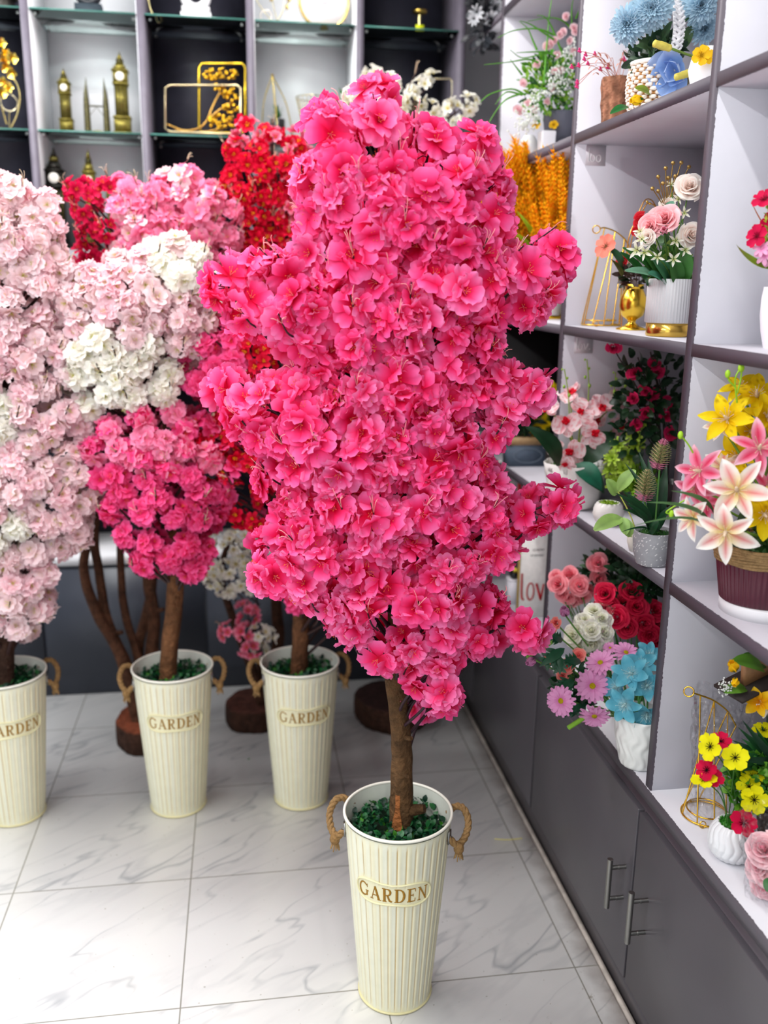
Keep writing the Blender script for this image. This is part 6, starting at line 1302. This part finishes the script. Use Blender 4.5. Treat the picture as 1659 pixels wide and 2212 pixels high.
# top shelf: statues cut by the frame
c = P(193, 36, YS); c[2] = 2.6437; m = mpp(c); t = thing('statuette', 'black ring statuette on a dark block, top white bay', 'figurine', c)
g = G(); box(g, c+[-28*m, -14*m, 0], c+[28*m, 14*m, 24*m], lin(48, 60, 68)); obj('plinth', g, MATTE, t, False); g = G(); torus(g, c+[0, 0, 50*m], 22*m, 9*m, lin(30, 34, 40), frame((0, -1, 0)), 30, 10); obj('ring', g, CERAM, t)
c = P(424, 42, YS); c[2] = 2.6437; t = thing('statuette', 'white ring sculpture on a stepped white block, top dark bay', 'figurine', c)
g = G(); box(g, c+[-33*m, -16*m, 0], c+[33*m, 16*m, 18*m], lin(236, 236, 238)); box(g, c+[-30*m, -14*m, 18*m], c+[30*m, 14*m, 30*m], lin(240, 240, 240)); o = obj('plinth', g, CERAM, t, False); g = G(); torus(g, c+[0, 0, 54*m], 24*m, 10*m, lin(242, 242, 244), frame((0, -1, 0)), 32, 12); obj('ring', g, CERAM, t)
c = P(352, 50, YS); c[2] = 2.6437; t = thing('arc_sculpture', 'thin gold arc sculpture beside the white ring, top dark bay', 'figurine', c)
g = G(); pts = [P(x, y, YS) for x, y in ((315, -20), (320, 0), (328, 28), (342, 48), (358, 60))]; pts[-1] = c.copy()+[0, 0, .003]; tube(g, smooth_path(pts, 6), .0032, lin(200, 190, 140), 6); obj('arc', g, GOLD, t); g = G(); lathe(g, [(.001, 0), (.03, 0), (.028, .004), (.001, .005)], c, lin(60, 56, 50), 20); obj('base', g, BRONZE, t)
c = P(15, 36, YS); c[2] = 2.6437; t = thing('statuette', 'dark ornament cut off in the top left corner', 'figurine', c); g = G(); lathe(g, [(.001, 0), (.045, 0), (.05, .012), (.03, .03), (.04, .06), (.001, .08)], c, lin(46, 44, 40), 24); obj('body', g, BRONZE, t); g = G(); torus(g, c+[0, 0, .045], .038, .004, lin(150, 140, 90), seg=24); obj('trim', g, GOLD, t)
# gold branch sculpture far left
c = P(8, 282, YS); c[2] = 2.239; m = mpp(c); t = thing('branch_sculpture', 'gold blossom branch in a gold hoop with a little dial, at the left edge', 'figurine', c)
g = G(); lathe(g, [(.001, 0), (26*m, 0), (24*m, 6*m), (.001, 7*m)], c, lin(70, 62, 40), 24); obj('base', g, BRONZE, t)
g = G(); tube(g, smooth_path([P(x, y, YS) for x, y in ((24, 276), (36, 250), (43, 215), (38, 185), (22, 160))], 6), .0035, lin(206, 190, 130), 6); obj('hoop', g, GOLD, t)
g = G(); torus(g, P(20, 222, YS), 17*m, .0025, lin(200, 190, 160), frame((0, -1, 0)), 28, 6); tube(g, [c+[12*m, 0, 6*m], P(20, 240, YS)], .002, lin(206, 190, 130), 5); obj('dial', g, GOLD, t)
g = G()
for i, (x, y) in enumerate(((2, 95), (12, 118), (26, 125), (14, 145), (26, 158), (8, 178), (18, 190), (10, 128), (4, 200))):
    f = G(); 
    for k in range(5): petal(f, .022, .022, 'round', .6, -.2, .4, 0, k*2*pi/5, [lin(226, 160, 30), lin(246, 210, 80), lin(250, 224, 120)], 3, 3)
    put(g, f, P(x, y, YS), aim(P(x, y, YS), .3*sin(i), .3*cos(i)))
tube(g, smooth_path([P(x, y, YS) for x, y in ((14, 268), (4, 230), (-6, 180), (0, 130), (8, 100))], 6), .0025, lin(200, 180, 110), 5)
o = obj('blossoms', g, GOLD, t); o['kind'] = 'stuff'
# gold frames with a tree
c = P(440, 292, YS); c[2] = 2.239; t = thing('frame_sculpture', 'two overlapping gold wire frames with a gold pine tree, dark bay', 'figurine', c)
def wire_rect(x0, y0, x1, y1, r, col, Yf):
    g = G(); pts = []
    for (x, y) in ((x0, y0), (x1, y0), (x1, y1), (x0, y1)): pts.append(P(x, y, Yf))
    pts[2][2] = max(pts[2][2], 2.239+r); pts[3][2] = pts[2][2]
    q_ = []
    for i in range(4):
        a, b = pts[i], pts[(i+1) % 4]; q_ += [a+(b-a)*.06, a+(b-a)*.94]
    tube(g, q_, r, col, 6, closed=True); return g
obj('pale_frame', wire_rect(357, 184, 520, 290, .0048, lin(214, 200, 160), YS-.01), GOLD, t); obj('tall_frame', wire_rect(430, 137, 530, 288, .0055, lin(222, 190, 60), YS+.012), GOLD, t)
g = G(); rs_ = np.random.RandomState(12)
for (cx, cy, rx, ry, n_) in ((476, 160, 38, 13, 46), (500, 205, 22, 14, 24), (486, 262, 40, 16, 44), (470, 185, 16, 10, 12), (498, 232, 18, 12, 16)):
    for i in range(n_):
        a = rs_.rand()*6.28; r_ = sqrt(rs_.rand()); p = P(cx+rx*r_*cos(a), cy+ry*r_*sin(a), YS+rs_.uniform(-.012, .012)); ball(g, p, .006+.004*rs_.rand(), lin(220, 176, 50), 7, 5, (1, .6, .8))
o = obj('foliage', g, GOLD, t); o['kind'] = 'stuff'
g = G()
for pts in ([(360, 268), (400, 282), (440, 270), (462, 225), (480, 190)], [(380, 280), (430, 286), (480, 275), (505, 250)], [(440, 268), (470, 240), (500, 222)]): tube(g, smooth_path([P(x, y, YS) for x, y in pts], 5), [.004]*1+[.0045]*((len(pts)-1)*5-1)+[.002], lin(190, 150, 80), 6)
o = obj('branches', g, GOLD, t); o['kind'] = 'stuff'
# ring clock, oval clock
c = P(700, 48, YS); c[2] = 2.6437; m = mpp(c); t = thing('ring_clock', 'large pale clock in a gold ring on the top shelf of the white bay', 'clock', c)
g = G(); torus(g, c+[0, 0, 54*m], 52*m, 3.2*m, lin(222, 190, 110), frame((0, -1, 0)), 60, 8); obj('gold_ring', g, GOLD, t); g = G(); lathe(g, [(.001, .002), (50*m, .002), (50*m, -.002)], c+[0, 0, 54*m], lin(236, 234, 238), 50, R=frame((0, -1, 0))); obj('dial', g, CERAM, t); g = G(); lathe(g, [(.001, 0), (26*m, 0), (24*m, 2.5*m), (.001, 3*m)], c, lin(190, 160, 90), 24, sq=(1, .5)); obj('base', g, GOLD, t); g = G(); torus(g, c+[0, -.006, 62*m], 10*m, 1*m, lin(190, 190, 190), frame((0, -1, 0)), 24, 6); obj('inner_ring', g, STEEL, t)
c = P(585, 44, YS); c[2] = 2.6437; t = thing('leaf_ornament', 'white and gold leaf ornament with small round clock, top white bay', 'figurine', c)
g = G(); lathe(g, [(.001, 0), (29*m, 0), (29*m, 3*m), (.001, 4*m)], c, lin(226, 220, 206), 30, sq=(1, .7)); obj('base', g, CERAM, t); g = G(); torus(g, c+[-10*m, 0, 20*m], 12*m, 1.6*m, lin(206, 200, 190), frame((0, -1, 0)), 24, 6); obj('clock_ring', g, STEEL, t)
g = G()
for pts in ([(600, 44), (612, 20), (616, -10)], [(586, 44), (560, 10), (548, -20)], [(598, 44), (590, 10), (588, -10)]): tube(g, smooth_path([P(x, y, YS) for x, y in pts], 4), .0018, lin(214, 204, 160), 5)
for (x, y) in ((618, 22), (622, 6), (584, 4)): leaf(g, P(x, y, YS), P(x+6, y-16, YS), .014, lin(206, 186, 110), (0, -1, 0))
o = obj('stems', g, GOLD, t); o['kind'] = 'stuff'
# teardrop planter, wire basket, black pot, big wire frame
c = P(600, 292, YS); c[2] = 2.239; t = thing('teardrop_planter', 'gold wire teardrop holder around a small black pot with green spikes', 'planter', c); m = mpp(c)
g = G(); ap = P(588, 163, YS)
for sx, sy in ((-1, 0), (1, 0), (0, -1), (0, 1)): tube(g, smooth_path([ap, ap*.5+(c+[sx*34*m, sy*24*m, 0])*.5+[sx*7*m, 0, 10*m], c+[sx*34*m, sy*24*m, .004]], 6), .0024, lin(196, 176, 100), 6)
ball(g, ap, .006, lin(150, 130, 70), 8, 5); torus(g, c+[0, 0, .003], 32*m, .0024, lin(196, 176, 100), seg=30, sq=(1, .7)); o = obj('wire_holder', g, GOLD, t); o['kind'] = 'stuff'
pot_obj(t, shell([(13*m, .004), (16*m, 10*m), (16*m, 44*m)]), c, lin(22, 22, 24)); g = G()
for i in range(26): a = i*2.4; leaf(g, c+[0, 0, 44*m], c+[cos(a)*17*m, sin(a)*17*m, (62+12*sin(i))*m], 4*m, lin(50, 120, 50), nu=4)
o = obj('grass', g, LEAF, t); o['kind'] = 'stuff'
c = P(675, 290, YS); c[2] = 2.239; t = thing('wire_basket', 'pale gold flared wire basket on the glass shelf', 'basket', c)
g = G(); pf_ = [(20*m, .003), (22*m, 30*m), (28*m, 60*m), (35*m, 90*m)]
for k in range(22): a = k*2*pi/22; tube(g, smooth_path([c+[r*cos(a), r*sin(a), z] for r, z in pf_], 4), .0011, lin(214, 200, 150), 4)
for r, z in ((35*m, 90*m), (20*m, .003), (26*m, 52*m)): torus(g, c+[0, 0, z], r, .0018, lin(214, 200, 150), seg=30, s2=5)
o = obj('wires', g, GOLD, t); o['kind'] = 'stuff'
c = P(742, 290, YS); c[2] = 2.239; t = thing('potted_plant', 'small spiky green plant in a tall black pot near the white plum top', 'artificial plant', c)
pot_obj(t, shell([(11*m, 0), (13*m, 40*m), (14*m, 84*m)]), c, lin(22, 24, 28)); g = G()
for i in range(30): a = i*2.4; leaf(g, c+[0, 0, 84*m], c+[cos(a)*20*m, sin(a)*20*m, (98+14*sin(i))*m], 5*m, lin(60, 140, 60), nu=4)
o = obj('grass', g, LEAF, t); o['kind'] = 'stuff'
c = P(945, 292, YS); c[2] = 2.239; t = thing('frame_ornament', 'tall pale gold rectangular wire frame with a fan, far right bay', 'figurine', c)
obj('frame', wire_rect(905, 170, 977, 290, .0045, lin(226, 216, 180), YS), GOLD, t); g = G()
for k in range(9): tube(g, [P(868+3*k, 268, YS), P(856+6*k, 218, YS)], .0014, lin(150, 126, 80), 4)
tube(g, [P(880, 268, YS), [P(880, 268, YS)[0], YS, 2.2395]], .002, lin(150, 126, 80), 4); o = obj('fan', g, BRONZE, t); o['kind'] = 'stuff'
c = P(906, 52, YS); c[2] = 2.6437; t = thing('pendant_stand', 'gold post ornament with a bright yellow price tag, top right dark bay', 'figurine', c)
g = G(); lathe(g, [(.001, 0), (26*m, 0), (26*m, 2*m), (.001, 2.5*m)], c, lin(34, 32, 34), 24, sq=(1, .7)); obj('base', g, MATTE, t); g = G(); tube(g, [c+[0, 0, 2*m], c+[0, 0, 40*m]], 3.6*m, lin(226, 214, 150), 8); lathe(g, [(3*m, 38*m), (16*m, 42*m), (16*m, 48*m), (.001, 50*m)], c, lin(210, 180, 90), 24); obj('post', g, GOLD, t)
g = G(); tc_ = P(907, 55, YS-.06); tc_[2] = 2.6437+.010; obox(g, tc_, (9*m, .001, 6*m), None, lin(214, 226, 0)); obj('price_tag', g, MATTE, t, False)
# dark reflections of silk leaves by the wood slabs are left to the light

# scraps on the floor
a_ = PZ(538, 1641, .001); g = G(); leaf(g, a_+[-.006, 0, .0005], a_+[.006, .002, .0015], .007, lin(40, 150, 70), sag=.1, nu=3); tag(obj('leaf_scrap', g, LEAF), 'tiny green leaf scrap on the marble floor between the two middle buckets', 'scrap')
g = G(); tube(g, smooth_path([PZ(1068, 1812, .0015), PZ(1095, 1814, .0015), PZ(1128, 1811, .0015)], 4), .0012, lin(206, 196, 90), 4); tag(obj('straw_scrap', g, STEM), 'thin yellow straw lying on the floor beside the front bucket', 'scrap')
